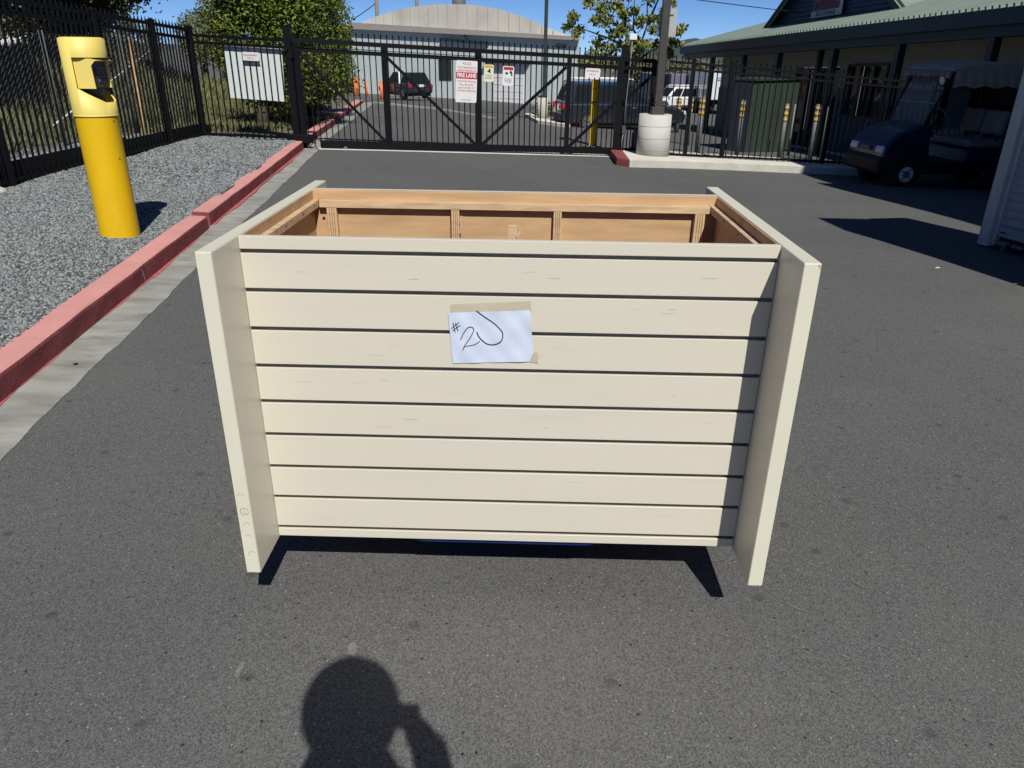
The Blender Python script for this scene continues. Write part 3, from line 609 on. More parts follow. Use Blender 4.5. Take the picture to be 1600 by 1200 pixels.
# gate motor, lamp post on its concrete pier
op = thing('gate_operator', 'low black plastic gate motor housing beside the concrete pier', 'gate motor', (2.08, 12.60, zg(2.08, 12.60)+.12), R(16))
b = MB().prism([(-.13, 0), (.17, 0), (.17, .24), (.13, .33), (.03, .37), (-.08, .35), (-.13, .28)], -.15, .15, 'y'); b.build('cover', M['grey'], op, bevel=.015, seg=2)
MB().bx(-.15, .19, -.17, .17, -.1, .03).build('base_plate', M['blackm'], op); MB().box((.15, -.10, .14), (.05, .1, .03)).build('label_plate', M['signw'], op); MB().box((.15, -.10, .06), (.05, .1, .025)).build('label_plate', M['signw'], op)
pr = thing('concrete_pier', 'round pale concrete pier carrying the dark lamp post beside the gate', 'pier', (2.175, 11.74, zg(2.175, 11.74)))
b = MB().cyl((0, 0, .0), (0, 0, .785), .285, .275, n=48); b.build('pier_body', mat('smooth_pier_concrete', (.52, .51, .47), .8, var=.06, scale=4, bump=.1, dirt=((.40, .39, .36), .5, 3)), pr, bevel=.0)
for z in (.2, .4, .6): MB().cyl((0, 0, z-.003), (0, 0, z+.003), .2865-.0127*z, n=48, cap=False).build('form_line', M['conc'], pr)
lp = thing('lamp_post', 'dark square lamp post rising out of view from the round concrete pier', 'lamp post', (2.20, 11.74, zg(2.2, 11.74)+.787))
MB().box((.0, 0, 2.2), (.125, .125, 4.4)).build('shaft', M['bronze'], lp, bevel=.006); MB().box((0, 0, .06), (.21, .21, .12)).build('base_cover', M['bronze'], lp, bevel=.008)
MB().box((0, -.35, 4.38), (.25, .6, .09)).build('lamp_head', M['bronze'], lp, bevel=.02)
bs = thing('sign_back', 'grey back of a rectangular metal sign strapped behind the dark lamp post', 'sign', (2.262, 11.82, 1.935))
MB().box((0, 0, 0), (.285, .006, .42)).build('plate', mat('bare_aluminium', (.45, .46, .47), .5, met=.3), bs, bevel=.002)
MB().box((-.02, -.01, .12), (.2, .012, .02)).build('strap', M['steel'], bs)

# right fence
FR = thing('metal_fence', 'black picket fence along the pale kerb right of the concrete pier', 'fence', (2.79, 11.845, -.10))
fy = lambda x: 11.845+.079*(x-2.79); zr2 = lambda x: 1.228-.0655*(x-2.79)      # lower top rail
pmR = picket_mesh(.0165, 1.52, 'spade')
q = lambda x, z, o=0.: (x-2.79, fy(x)-11.845+o, z+.10)
for x in np.arange(2.35, 9.2, .1035): inst('picket', pmR, FR, q(x, zr2(x)+.205-1.575))
for dz in (0, .098): MB().bar(q(2.36, zr2(2.36)+dz, -.012), q(9.2, zr2(9.2)+dz, -.012), .03, .036).build('rail', M['black'], FR)
MB().bar(q(2.36, -.13, -.012), q(9.2, -.13-.04*6.84, -.012), .03, .036).build('rail', M['black'], FR)
pmRp = post_mesh(.065, 1.50)
for x in (2.76, 3.42, 5.24, 7.0, 8.8): inst('post', pmRp, FR, q(x, zr2(x)+.165-1.52))
# ------------------------------------------------------------------ STORAGE UNIT with roll-up door (right edge)
UX = Vector((.26, -1, 0)).normalized(); UN = Vector((-UX.y*-1, 0, 0))
SU = thing('storage_unit', 'white storage unit with ribbed roll-up door at the right edge of the driveway', 'storage unit', (3.95, 4.655, 0), math.atan2(-1, .26))
# local x runs along the face towards the camera, local y into the unit (away from the driveway) 
MB().bx(-.02, .085, -.03, .075, .012, 1.39).bx(-.02, -.008, -.03, .13, .012, 1.39).build('corner_post', M['metalw'], SU, bevel=.004)
MB().bx(.0865, .112, .012, .07, .03, 1.34).build('door_track', M['metalw'], SU, bevel=.003)
LEN = 1.45; nsl = 17; hsl = (1.34-.19)/nsl
sm_ = MB(); k = 6
sm_.add([(x, .040-.011*math.sin(math.pi*j/k), hsl*j/k*.93) for x in (.11, LEN) for j in range(k+1)], [(j, j+1, k+2+j, k+1+j) for j in range(k)], True)
sm_.add([(.11, .040, hsl*.93), (LEN, .040, hsl*.93), (LEN, .040, hsl), (.11, .040, hsl)], [(0, 1, 2, 3)])
slm = sm_.mesh('door_slat', M['slatd'])
for i in range(nsl): inst('door_slat', slm, SU, (0, 0, .19+hsl*i))
MB().bx(.112, LEN, .020, .050, .105, .189).build('bottom_bar', M['slatd'], SU, bevel=.004)
MB().bx(.14, .20, .016, .022, .135, .150).build('latch', M['grey'], SU)
MB().bx(.09, LEN, .06, .40, .03, .10).build('sill', M['blackm'], SU)
MB().bx(.13, .24, -.0, .05, .045, .075).bx(.20, .215, .01, .04, .0, .045).build('hinge_bracket', M['steel'], SU); MB().bx(.30, .40, .0, .05, .05, .075).build('hinge_bracket', M['steel'], SU)
MB().bx(LEN+.002, LEN+.09, -.03, .075, .012, 1.39).build('corner_post', M['metalw'], SU)
MB().bx(.0, LEN+.08, .08, .42, .09, 1.38).build('box_body', M['metalw'], SU); MB().bx(-.02, LEN+.09, -.03, .43, 1.392, 1.41).build('roof_sheet', M['metalw'], SU)
# unseen tall blocks added outside the frame to cast shadows across the driveway
t = thing('shadow_block', 'unseen tall white block added beyond the right edge to shade the driveway and cart', 'building', (8.6, 1.0, 0))
for x0, x1, h in ((5.62, 6.79, 4.05), (6.80, 11.5, 7.6)):
    o = MB().bx(x0-8.6, x1-8.6, -5, 5.02 if h < 5 else 4.9, -.3, h).build('wall', M['metalw'], t)
    MB().bx(x0-8.65, x1-8.6, -5, 5.0 if h < 5 else 4.88, h+.002, h+.06).build('roof', M['metalw'], o)
t = thing('storage_unit', 'unseen narrow tall white block added at the right to shadow the driveway', 'storage unit', (4.2, 2.52, 0))  # added shadow caster, not a storage unit of the yard
o = MB().bx(-.3, .52, -.34, .33, .0, 3.4).build('body', M['metalw'], t); MB().bx(-.25, .25, -.35, -.341, .1, 3.2).build('door', M['slatd'], o)

# ------------------------------------------------------------------ GOLF CART
GC = thing('golf_cart', 'dark navy golf cart with grey canvas roof parked in the shade before the office', 'golf cart', (6.59, 10.69, -.405), R(187))
MB().bx(-1.15, 1.12, -.42, .42, .22, .36).build('chassis', M['blackm'], GC, bevel=.02)
b = MB().prism([(.50, .38), (.56, .86), (.72, .95), (1.02, .86), (1.20, .72), (1.27, .60), (1.26, .40), (1.10, .36)], -.50, .50, 'y'); b.build('front_cowl', M['navyp'], GC, bevel=.055, seg=3)
b = MB().prism([(1.02, .22), (1.0, .48), (1.26, .50), (1.33, .44), (1.33, .26), (1.24, .22)], -.52, .52, 'y'); b.build('front_bumper', M['blackm'], GC, bevel=.03, seg=2)
for s in (-1, 1): 
    b = MB().prism([(1.20, .52), (1.285, .53), (1.275, .63), (1.17, .66)], s*.26, s*.475, 'y') if s > 0 else MB().prism([(1.20, .52), (1.285, .53), (1.275, .63), (1.17, .66)], -.475, -.26, 'y')
    b.build('headlight', M['lampw'], GC, bevel=.02, seg=2)
b = MB().bx(1.262, 1.288, -.13, .13, .555, .615).build('badge', M['grey'], GC, bevel=.004); MB().bx(1.289, 1.292, -.10, .10, .575, .598).build('emblem', M['steel'], b)
b = MB().bx(-.55, .55, -.47, .47, .36, .395).build('floor', M['blackm'], GC)
b = MB().prism([(-1.18, .34), (-1.22, .62), (-.66, .66), (-.10, .60), (-.06, .38)], -.52, .52, 'y').build('rear_body', M['navyp'], GC, bevel=.03, seg=2)
for x in (-.84, .84):
    for s in (-1, 1):
        w = MB().cyl((x, s*.33, .228), (x, s*.515, .228), .228, n=32).build('wheel', M['rubber'], GC, bevel=.0)
        MB().cyl((x, s*.513, .228), (x, s*.520, .228), .118, .11, n=24).build('rim', M['white'], w); MB().cyl((x, s*.515, .228), (x, s*.5235, .228), .055, n=16).build('hub', M['steel'], w)
        for q in range(4): a = q*1.571+.6; MB().cyl((x+.085*math.cos(a), s*.515, .228+.085*math.sin(a)), (x+.085*math.cos(a), s*.5225, .228+.085*math.sin(a)), .014, n=8).build('rim_hole', M['blackm'], w)
        pl = [(x+.285*math.cos(R(a)), .245+.285*math.sin(R(a))) for a in range(0, 181, 20)]+[(x+.25*math.cos(R(a)), .245+.25*math.sin(R(a))) for a in range(180, -1, -20)]
        b = MB().prism(pl, s*.34 if s > 0 else -.53, .53 if s > 0 else s*.34, 'y').build('fender', M['blackm'], GC)
MB().bx(-.62, -.05, -.50, .50, .62, .73).build('seat', M['vinyls'], GC, bevel=.035, seg=2)
for s in (-1, 1): MB().box((-.60, s*.25, .97), (.10, .46, .36), Matrix.Rotation(R(-10), 3, 'Y')).build('backrest', M['vinyls'], GC, bevel=.035, seg=2)
MB().bx(-1.28, -.78, -.50, .50, .64, .74).build('rear_seat', M['vinyls'], GC, bevel=.03, seg=2)
MB().box((-.74, 0, .96), (.08, .96, .34)).build('rear_backrest', M['vinyls'], GC, bevel=.03, seg=2)
MB().tube([(-.5, .52, .72), (-.42, .53, .84), (-.22, .53, .84), (-.12, .52, .73)], .014, 6).build('armrest', M['steel'], GC)
for s in (-1, 1):
    MB().tube([(.74, s*.47, .86), (.42, s*.50, 1.70)], .022, 8).build('roof_strut', M['blackm'], GC); MB().tube([(-.70, s*.50, .66), (-.82, s*.50, 1.2), (-.80, s*.50, 1.72)], .022, 8).build('roof_strut', M['blackm'], GC)
pr2 = [(-1.30, 1.68), (-1.32, 1.72), (-.9, 1.80), (-.2, 1.83), (.30, 1.79), (.52, 1.73), (.50, 1.69)]
MB().prism(pr2, -.60, .60, 'y').build('canvas_roof', M['canvas'], GC, bevel=.03, seg=2)
V = []; n = 60
for s in (-1, 1):                                              # hanging, rippled side valance
    b = MB(); V = []
    for i in range(n+1):
        x = -1.30+1.78*i/n
        for j in range(4): V.append((x, s*(.605+.012*math.sin(i*1.1+j)*(j/3)), 1.71-.075*j-.018*math.sin(i*.55)*(j/3)))
    b.add(V, [(i*4+j, (i+1)*4+j, (i+1)*4+j+1, i*4+j+1) for i in range(n) for j in range(3)], True); b.build('valance', M['canvas'], GC)
ws = MB(); ws.add([(.735, -.46, .88), (.735, .46, .88), (.45, .49, 1.60), (.45, -.49, 1.60)], [(0, 1, 2, 3)]); ws.build('windscreen', M['glassc'], GC)
for z in (.90, 1.25): 
    x = .735-.285*(z-.88)/.72; MB().bar((x+.005, -.47, z), (x+.005, .47, z), .014, .022).build('windscreen_bar', M['steel'], GC)
b = MB(); L = []
for i in range(41):
    y = -.56+1.12*i/40; r = .055+.014*math.sin(i*1.7)+.01*math.sin(i*3.1)
    L += [(.50+r*.8*math.cos(2*math.pi*k/9)+.004*math.sin(i*k), y, 1.655+r*math.sin(2*math.pi*k/9)) for k in range(9)]
b.add(L, [(i*9+k, i*9+(k+1) % 9, (i+1)*9+(k+1) % 9, (i+1)*9+k) for i in range(40) for k in range(9)]); b.build('rolled_rain_cover', glass('crinkled_vinyl', (.18, .19, .20), .75, .12), GC)
for s in (-1, 1):
    V = [(.47-.33*i/10+.0, s*(.555+.012*math.sin(i*2.2)), 1.62-.85*j/8) for i in range(11) for j in range(9)]
    MB().add(V, [(i*9+j, (i+1)*9+j, (i+1)*9+j+1, i*9+j+1) for i in range(10) for j in range(8)], True).build('side_curtain', M['glassc'], GC)
MB().bx(-.835, -.815, -.50, .50, .70, 1.70).build('rear_curtain', M['blackm'], GC); MB().bx(-.80, -.15, -.545, -.53, .80, 1.68).build('side_curtain', M['blackm'], GC)
o = MB().cyl((.50, .40, 1.575), (.535, .40, 1.565), .05, .058, n=16).build('round_mirror', M['lampw'], GC); MB().box((.49, .40, 1.52), (.05, .08, .08)).build('mirror_mount', M['blackm'], o, bevel=.01)
pts = [(.30+.06*math.sin(a), .22+.17*math.cos(a), 1.02+.155*math.sin(a)) for a in [2*math.pi*i/24 for i in range(25)]]
o = MB().tube(pts, .016, 7).build('steering_wheel', M['grey'], GC); MB().tube([(.30, .22, 1.02), (.62, .22, .74)], .022, 8).build('column', M['blackm'], o)
for a in (.3, 2.1, 4.2): MB().tube([(.30, .22, 1.02), (.30+.06*math.sin(a), .22+.17*math.cos(a), 1.02+.155*math.sin(a))], .012, 5).build('spoke', M['blackm'], o)
MB().box((.60, .0, .90), (.16, .90, .10)).build('dashboard', M['blackm'], GC, bevel=.03, seg=2)
MB().box((.52, .36, .80), (.10, .12, .08)).build('cup_holder', M['grey'], GC, bevel=.015)

# ------------------------------------------------------------------ OFFICE BUILDING
K = 1.4917; OA = Vector((-.151, .988, -.033)); ON = Vector((.988, .151, 0)); OP = Vector((7.80, 16.745, -.715))
OB = thing('office_building', 'storage office with green metal roof, porch posts and blue lower walls behind the fence', 'building', tuple(OP))
def ol(s, o, h): return K*(s*OA+o*ON+h*Vector((0, 0, 1)))
def obox(s0, s1, o0, o1, h0, h1):
    return [ol(s, o, h) for h in (h0, h1) for o in (o0, o1) for s in (s0, s1)], [(0, 2, 3, 1), (4, 5, 7, 6), (0, 1, 5, 4), (2, 6, 7, 3), (0, 4, 6, 2), (1, 3, 7, 5)]
def ob(n, m, *a, parent=None, bevel=0): return MB().add(*obox(*a)).build(n, m, parent or OB, bevel=bevel)
# wall pieces round a door (s .97..2.42) and two windows
WT, LB = 1.62, 1.02
def wallp(s0, s1, h0, h1):
    if h0 < LB < h1: wallp(s0, s1, h0, LB); wallp(s0, s1, LB, h1); return
    ob('wall', M['bluew'] if h1 <= LB else M['beige'], s0, s1, 0, .12, h0, h1)
wallp(-6.5, -2.1, -.3, WT); wallp(-2.1, -.43, -.3, WT); wallp(-.43, .69, -.3, .57); wallp(-.43, .69, 1.37, WT); wallp(.69, .97, -.3, WT); wallp(.97, 2.42, 1.345, WT); wallp(2.42, 6.0, -.3, WT)
ob('wall', M['bluew'], -6.5, -.43, -.02, 0, -.3, .98); ob('wall', M['bluew'], .69, .97, -.02, 0, -.3, .98); ob('wall', M['bluew'], 2.42, 6.0, -.02, -.001, -.3, .98); ob('wall', M['bluew'], -.43, .69, -.02, -.001, -.3, .565)
for s in np.arange(-6.4, 6, .16):                             # board joints on the blue wall
    if -.43 < s < .69: hh = .56
    elif .95 < s < 2.44: continue
    else: hh = .975
    ob('batten', M['gtrim'], s, s+.018, -.028, -.0205, -.28, hh)
def win(s0, s1, h0, h1, nm, nv=2, nh=2):
    f = ob(nm, M['gtrim'], s0, s0+.04, -.03, .05, h0, h1)
    for a in ((s1-.04, s1, -.03, .05, h0, h1), (s0+.041, s1-.041, -.03, .05, h1-.04, h1), (s0+.041, s1-.041, -.03, .05, h0, h0+.04)): ob('frame', M['gtrim'], *a, parent=f)
    for i in range(1, nv): s = s0+(s1-s0)*i/nv; ob('frame', M['gtrim'], s-.012, s+.012, -.02, .03, h0+.041, h1-.041, parent=f)
    for i in range(nv): a = s0+.04+(s1-s0-.08)*i/nv; c = s0+.04+(s1-s0-.08)*(i+1)/nv; ob('pane', M['glassd'], a+.013, c-.013, .031, .036, h0+.041, h1-.041, parent=f)
    return f
w1 = win(-.43, .69, .57, 1.37, 'window', 3)
for i, s in enumerate((.42, .25, .02)): ob('blind', M['white'], s, s+.03, .05, .055, .62, .95-.05*i, parent=w1)
d1 = win(.99, 2.40, -.02, 1.33, 'door', 3)
ob('ceiling', M['gtrim'], -7, 6.2, -.80, 6, 1.605, 1.62); ob('beam', M['gtrim'], -7.5, 6.2, -.83, -.75, 1.555, 1.60)
ob('fascia', M['gtrim'], -7.5, 6.35, -.90, -.832, 1.665, 1.822); ob('soffit', M['gtrim'], -7.5, 6.3, -.83, -.745, 1.601, 1.70)
for s in (-5.1, -3.47, -1.81, -.21, 1.58, 3.02, 4.6): ob('post', M['gtrim'], s-.045, s+.045, -.83, -.74, -.35, 1.554)
ob('post', M['gtrim'], 1.14, 1.22, -.3, -.22, -.3, 1.6)
# roof: porch slope from the eave up to the gable line, hip on the left
PM = .30; RH = lambda o: 1.825+PM*(o+.90)
rf = MB(); rf.add([ol(-9, -.90, RH(-.9)), ol(6.4, -.90, RH(-.9)), ol(3.9, 1.6, RH(1.6)), ol(-9, 3.2, RH(3.2)), ol(-9, -.90, RH(-.9)-.02), ol(6.4, -.90, RH(-.9)-.02), ol(3.9, 1.6, RH(1.6)-.02), ol(-9, 3.2, RH(3.2)-.02)], [(0, 1, 2, 3), (7, 6, 5, 4), (0, 4, 5, 1), (1, 5, 6, 2), (2, 6, 7, 3)])
rf.build('roof', M['groof'], OB)
ob('hip_end', M['groof'], 6.36, 6.40, -.9, 5.5, 1.70, 1.82)
for i, s in enumerate(np.arange(-5.5, 6.3, .102)):            # standing seams
    top = min(3.0, -.90+(6.4-s)*1.0) if s > 3.5 else 3.0
    if -.62 < s < 3.38: top = -.12
    MB().bar(ol(s, -.905, RH(-.905)+.008), ol(s, top, RH(top)+.008), .045, .075).build('roof_seam', M['groof'], OB)
# gable dormer with siding, rakes and the sign
GO = -.10; gx = lambda h: (h-2.04)
ap = 3.25; sl2 = .62
def gedge(h): return (-.62+(h-2.04)/sl2*1.0*.0+max(0, (h-2.04)/sl2), 3.38-max(0, (h-2.04)/sl2))
h = 2.04; nb = 0
while h < 3.2:
    a, b_ = gedge(h); a2, b2 = gedge(h+.068)
    if b2-a2 < .1: break
    m_ = MB(); P = [ol(a, GO, h), ol(b_, GO, h), ol(b2, GO+.018, h+.07), ol(a2, GO+.018, h+.07), ol(a, GO+.05, h), ol(b_, GO+.05, h), ol(b2, GO+.05, h+.07), ol(a2, GO+.05, h+.07)]
    m_.add(P, [(0, 1, 2, 3), (7, 6, 5, 4), (0, 4, 5, 1), (1, 5, 6, 2), (2, 6, 7, 3), (3, 7, 4, 0)]); m_.build('siding_board', M['navy'], OB); h += .07
aps = (-.62+3.38)/2; aph = 2.04+(aps+.62)*sl2
for s0 in (-.85, 3.61):
    h0 = 2.04-.23*sl2
    MB().bar(ol(s0, GO-.10, h0+.06), ol(aps, GO-.10, aph+.06), .10, .16).build('rake_board', M['gtrim'], OB)
    m_ = MB(); m_.add([ol(s0, GO-.16, h0+.12), ol(aps, GO-.16, aph+.12), ol(aps, 2.5, aph+.12), ol(s0, 2.5, h0+.12)], [(0, 1, 2, 3)]); m_.build('dormer_roof', M['groof'], OB)
BS = thing('building_sign', 'white and red storage sign on the dark gable of the office', 'sign', tuple(OP+ol(1.455, GO-.03, 2.29)), math.atan2(OA.y, OA.x)+math.pi)
tl = -R(1.9)
MB().bx(-.72, .72, -.02, .02, -.255, .45).build('board', M['navy'], BS, bevel=.01, rot=(0, tl, 0)); MB().bx(-.74, .74, -.028, -.021, -.27, -.12).build('lower_band', M['metalw'], BS, rot=(0, tl, 0)); MB().bx(.60, .74, -.027, -.021, -.118, .46).build('side_band', M['metalw'], BS, rot=(0, tl, 0)); MB().bx(-.66, .2, -.027, -.021, .235, .275).build('stripe', M['metalw'], BS, rot=(0, tl, 0))
text('letters', 'MORE', .40, mat('dark_red_letters', (.25, .02, .04), .5), BS, (-.10, -.030, .06), (R(90), tl, 0), sx=1.0, bold=.008); text('letters', 'SELF STORAGE', .135, M['navy'], BS, (-.02, -.031, -.195), (R(90), tl, 0), sx=1.05, bold=.003)
for z in (.05, .13, .21): MB().bx(.42, .58, -.029, -.021, z-.02, z+.015).build('stripe', M['signr'], BS, rot=(0, tl, 0))
# forecourt kerb and bark in front of the office wall
b = MB(); b.add(*obox(-1.2, 3.2, -.46, -.36, -.06, .075)); o = b.build('forecourt_kerb', M['concl'], None, loc=tuple(OP)); tag(o, kind='structure')
b = MB(); b.add(*obox(-5.5, 5.5, -.9, -.03, -.30, .035)); o = b.build('bark_bed', mat('bark_mulch', (.11, .07, .045), .95, var=.6, scale=9, bump=1., bscale=18), None, loc=tuple(OP)); tag(o, kind='structure')

# green storage box and steel bollards behind the right fence
GB = thing('utility_box', 'big dark green metal utility cabinet behind the right fence', 'utility box', (4.88, 15.40, -.55), math.atan2(1.26, 1.37))
MB().bx(-.15, 1.75, 0, .5, 0, 1.52).build('cabinet', M['gbox'], GB, bevel=.01)
for i in range(10): MB().bx(-.13+.19*i, -.115+.19*i, -.012, -.001, .05, 1.48).build('rib', M['gbox'], GB)
MB().bx(-.2, 1.8, -.05, .55, 1.522, 1.57).build('lid', M['gbox'], GB); MB().bx(-.19, -.152, .02, .48, .03, 1.48).build('side_door', mat('blue_black_panel', (.025, .03, .045), .5), GB)
def pipebollard(x, y, top, r, lab, tape=True, lean=0.):
    z = zg(x, y); t = thing('steel_bollard', lab, 'bollard', (x, y, z-.03), group='steel bollards behind the right fence'); h = top-z+.03
    MB().cyl((0, 0, 0), (lean, 0, h), r, n=16).build('pipe', M['steel'], t); MB().ball((lean, 0, h), r*1.02, (1, 1, .45), 12).build('cap', M['steel'], t)
    if tape:
        for i in range(3): a = h-.03-.11*i; MB().cyl((lean*a/h, 0, a-.07), (lean*a/h, 0, a), r*1.035, n=16).build('tape_band', M['dully'], t)
for i, (x, y, top, r, tp_) in enumerate(((4.42, 21.84, .25, .075, 1), (3.73, 16.6, .55, .055, 1), (3.43, 14.0, .68, .055, 1), (4.21, 13.9, .65, .042, 1), (5.07, 13.9, .59, .045, 1), (5.66, 15.2, .52, .022, 0), (5.90, 14.5, .55, .052, 1), (6.04, 14.3, .53, .022, 0))):
    pipebollard(x, y, top, r, ['steel bollard with yellow bands farthest back beside the lamp post', 'second banded steel bollard right of the concrete pier', 'banded steel bollard in front of the white lorry', 'thin banded bollard against the dark end of the green cabinet', 'banded bollard before the middle of the green cabinet', 'bare thin steel pole at the right corner of the green cabinet', 'thick bollard with three yellow bands before the office door', 'bare thin steel pole right of the office door'][i], tp_)

# yellow post behind the gate
t = thing('yellow_bollard', 'tall square yellow post behind the right end of the gate', 'bollard', (1.36, 14.6, zg(1.36, 14.6)))
h = .97-zg(1.36, 14.6); b = MB().box((0, 0, h/2), (.16, .16, h)).build('post', M['yel'], t, bevel=.008); MB().box((-.02, -.085, h-.16), (.09, .012, .012)).build('slot', M['blackm'], t); MB().box((-.04, -.09, h-.42), (.14, .02, .02)).build('bracket', M['blackm'], t)

# ------------------------------------------------------------------ far building 4264
FA = Vector((-11.64, 50.0, 0)); FD = Vector((14.09, -9.3, 0)).normalized(); FNn = Vector((FD.y, -FD.x, 0))      # FNn points towards the camera side
if FNn.y > 0: FNn = -FNn
BD = thing('arched_warehouse', 'pale green warehouse with arched grey roof and house number beyond the gate', 'building', tuple(FA))
BV = Vector((-.10, .995, 0)); BLn = 16.88                     # the end walls run straight back
def fz(u): return -1.1-.012*u                                 # the ground climbs towards the near end
def fe(u): return 2.68-.037*u                                 # eave line
def fq(u, z, o=0.): return FD*u+(FNn*o if o > 0 else BV*-o)+Vector((0, 0, z))
def fpan(n, m, u0, u1, z0, z1, o0, o1, parent=None):
    P = [fq(u, z, o) for z in (z0, z1) for o in (o0, o1) for u in (u0, u1)]
    return MB().add(P, [(0, 2, 3, 1), (4, 5, 7, 6), (0, 1, 5, 4), (2, 6, 7, 3), (0, 4, 6, 2), (1, 3, 7, 5)]).build(n, m, parent or BD)
P = [fq(0, -1.6), fq(BLn, -1.8), fq(BLn, fe(BLn)), fq(0, fe(0)), fq(0, -1.6, -14), fq(BLn, -1.8, -14), fq(BLn, fe(BLn), -14), fq(0, fe(0), -14)]
MB().add(P, [(0, 1, 2, 3), (7, 6, 5, 4), (0, 4, 5, 1), (1, 5, 6, 2), (2, 6, 7, 3), (3, 7, 4, 0)]).build('wall', M['bwall'], BD)
for i in range(1, 12): u = BLn*i/12; fpan('panel_joint', M['bwall'], u-.02, u+.02, -1.5, fe(u)-.06, .001, .015)
hb = lambda u: .36-.012*u
P = [fq(-.2, fe(0)-.02, .3), fq(BLn+.2, fe(BLn)-.02, .3), fq(BLn+.2, fe(BLn)+hb(BLn), .3), fq(-.2, fe(0)+hb(0), .3), fq(-.2, fe(0)-.02, -3), fq(BLn+.2, fe(BLn)-.02, -3), fq(BLn+.2, fe(BLn)+hb(BLn), -3), fq(-.2, fe(0)+hb(0), -3)]
MB().add(P, [(0, 1, 2, 3), (7, 6, 5, 4), (0, 4, 5, 1), (1, 5, 6, 2), (2, 6, 7, 3), (3, 7, 4, 0)]).build('eave', mat('eave_trim', (.36, .33, .30), .7), BD)
AU = [(.9, 2.95), (1.9, 3.23), (3.0, 3.47), (4.3, 3.70), (5.6, 3.83), (6.9, 3.90), (8.3, 3.92), (9.6, 3.87), (10.9, 3.74), (12.0, 3.56), (13.1, 3.28), (14.1, 2.98), (15.0, 2.68), (16.0, 2.36), (16.85, 2.12)]
V = []
for u, z in AU: V += [fq(u, fe(u)+.1, -.4), fq(u, max(z, fe(u)+.12), -.6), fq(u, max(z, fe(u)+.12), -14)]
b = MB(); n = len(AU); b.add(V, [(3*i+k, 3*i+3+k, 3*i+4+k, 3*i+1+k) for i in range(n-1) for k in (0, 1)], False); b.build('arched_roof', M['broof'], BD)
rj = mat('roof_joint', (.30, .28, .24), .9)
for i in range(1, 22):
    u = .9+15.9*i/22; z = float(np.interp(u, [a_ for a_, _ in AU], [c for _, c in AU])); 
    if z-fe(u) > .45: MB().bar(fq(u, fe(u)+.3, -.43), fq(u, z-.02, -.58), .035, .02).build('roof_joint', rj, BD)
o = MB().cyl(fq(9.0, 3.6, -2.4), fq(9.0, 4.7, -2.4), .40, n=20).build('roof_vent', M['steel'], BD); MB().cyl(fq(9.0, 4.72, -2.4), fq(9.0, 4.9, -2.4), .5, .25, n=20).build('vent_cap', M['steel'], o)
fpan('window', M['gtrim'], 7.40, 8.35, -.12, 1.04, .004, .05); fpan('window', M['gtrim'], 9.6, 10.4, -.1, 1.0, .004, .05)
fpan('door', M['white'], 11.42, 13.50, -1.75, .86, .004, .06)
for i in range(1, 6): fpan('door_panel', M['white'], 11.46, 13.46, -1.3+.36*i-.012, -1.3+.36*i+.012, .061, .075)
fpan('door_canopy', M['gtrim'], 10.9, 13.9, .88, .99, .004, .4)
text('house_number', '4264', .36, M['ink'], BD, tuple(fq(15.8, 1.77, .04)), (R(90), R(2.5), math.atan2(FD.y, FD.x)), sx=.95, bold=.0)
P = [fq(7.7, 2.00, .06), fq(11.1, 1.80, .06), fq(11.1, 1.92, .06), fq(7.7, 2.14, .06)]; P += [p+FNn*.15 for p in P]
MB().add(P, [(0, 1, 2, 3), (7, 6, 5, 4), (0, 4, 5, 1), (1, 5, 6, 2), (2, 6, 7, 3), (3, 7, 4, 0)]).build('lamp_bar', M['gtrim'], BD)
o = MB().box(fq(9.42, 2.14, .2), (.15, .15, .28)).build('wall_lamp', M['gtrim'], BD); MB().ball(fq(9.44, 2.42, .2), .10).build('lamp_dome', M['white'], o)

# lamp island in front of the warehouse
def sheet(name, poly, m, dz=.006):
    n = len(poly); b = MB().add([(x, y, zg(x, y)+dz) for x, y in poly], [tuple(range(n))]); return tag(b.build(name, m), kind='structure')
slab('lamp_island', [(-.2, 26.6), (.25, 21.9), (1.0, 20.8), (1.5, 22.0), (1.2, 26.5), (.4, 28.2)], .1, M['concl'])
slab('planting_bed', [(.05, 26.6), (.45, 23.6), (1.3, 23.6), (1.3, 27.5), (.5, 28.4)], .16, M['soil'])
b = MB()
for i in range(12):
    p0, p1 = Vector((-7.3, 36.0)), Vector((-1.1, 23.6)); a = p0+(p1-p0)*i/11; b.v += [(a.x-.55, a.y-.2, zg(a.x, a.y)+.007), (a.x+.1, a.y+.1, zg(a.x, a.y)+.007)]
b.f = [(2*i, 2*i+1, 2*i+3, 2*i+2) for i in range(11)]; b.sm = [False]*11; tag(b.build('concrete_gutter', M['conc']), kind='structure')
L2 = thing('lamp_post', 'thin dark lamp post on a white concrete base in front of the warehouse', 'lamp post', (.41, 23.5, zg(.41, 23.5)))
MB().cyl((0, 0, 0), (0, 0, .72), .16, n=24).build('base', M['concl'], L2); MB().box((.03, 0, 3.0), (.11, .11, 4.5)).build('shaft', M['gtrim'], L2, bevel=.004); MB().box((0, 0, .75), (.22, .22, .06)).build('base_plate', M['gtrim'], L2)
o = MB().box((-.4, 0, 4.9), (.9, .1, .1)).build('lamp_arm', M['gtrim'], L2); MB().box((-.7, 0, 4.85), (.5, .3, .1)).build('lamp_head', M['gtrim'], o)

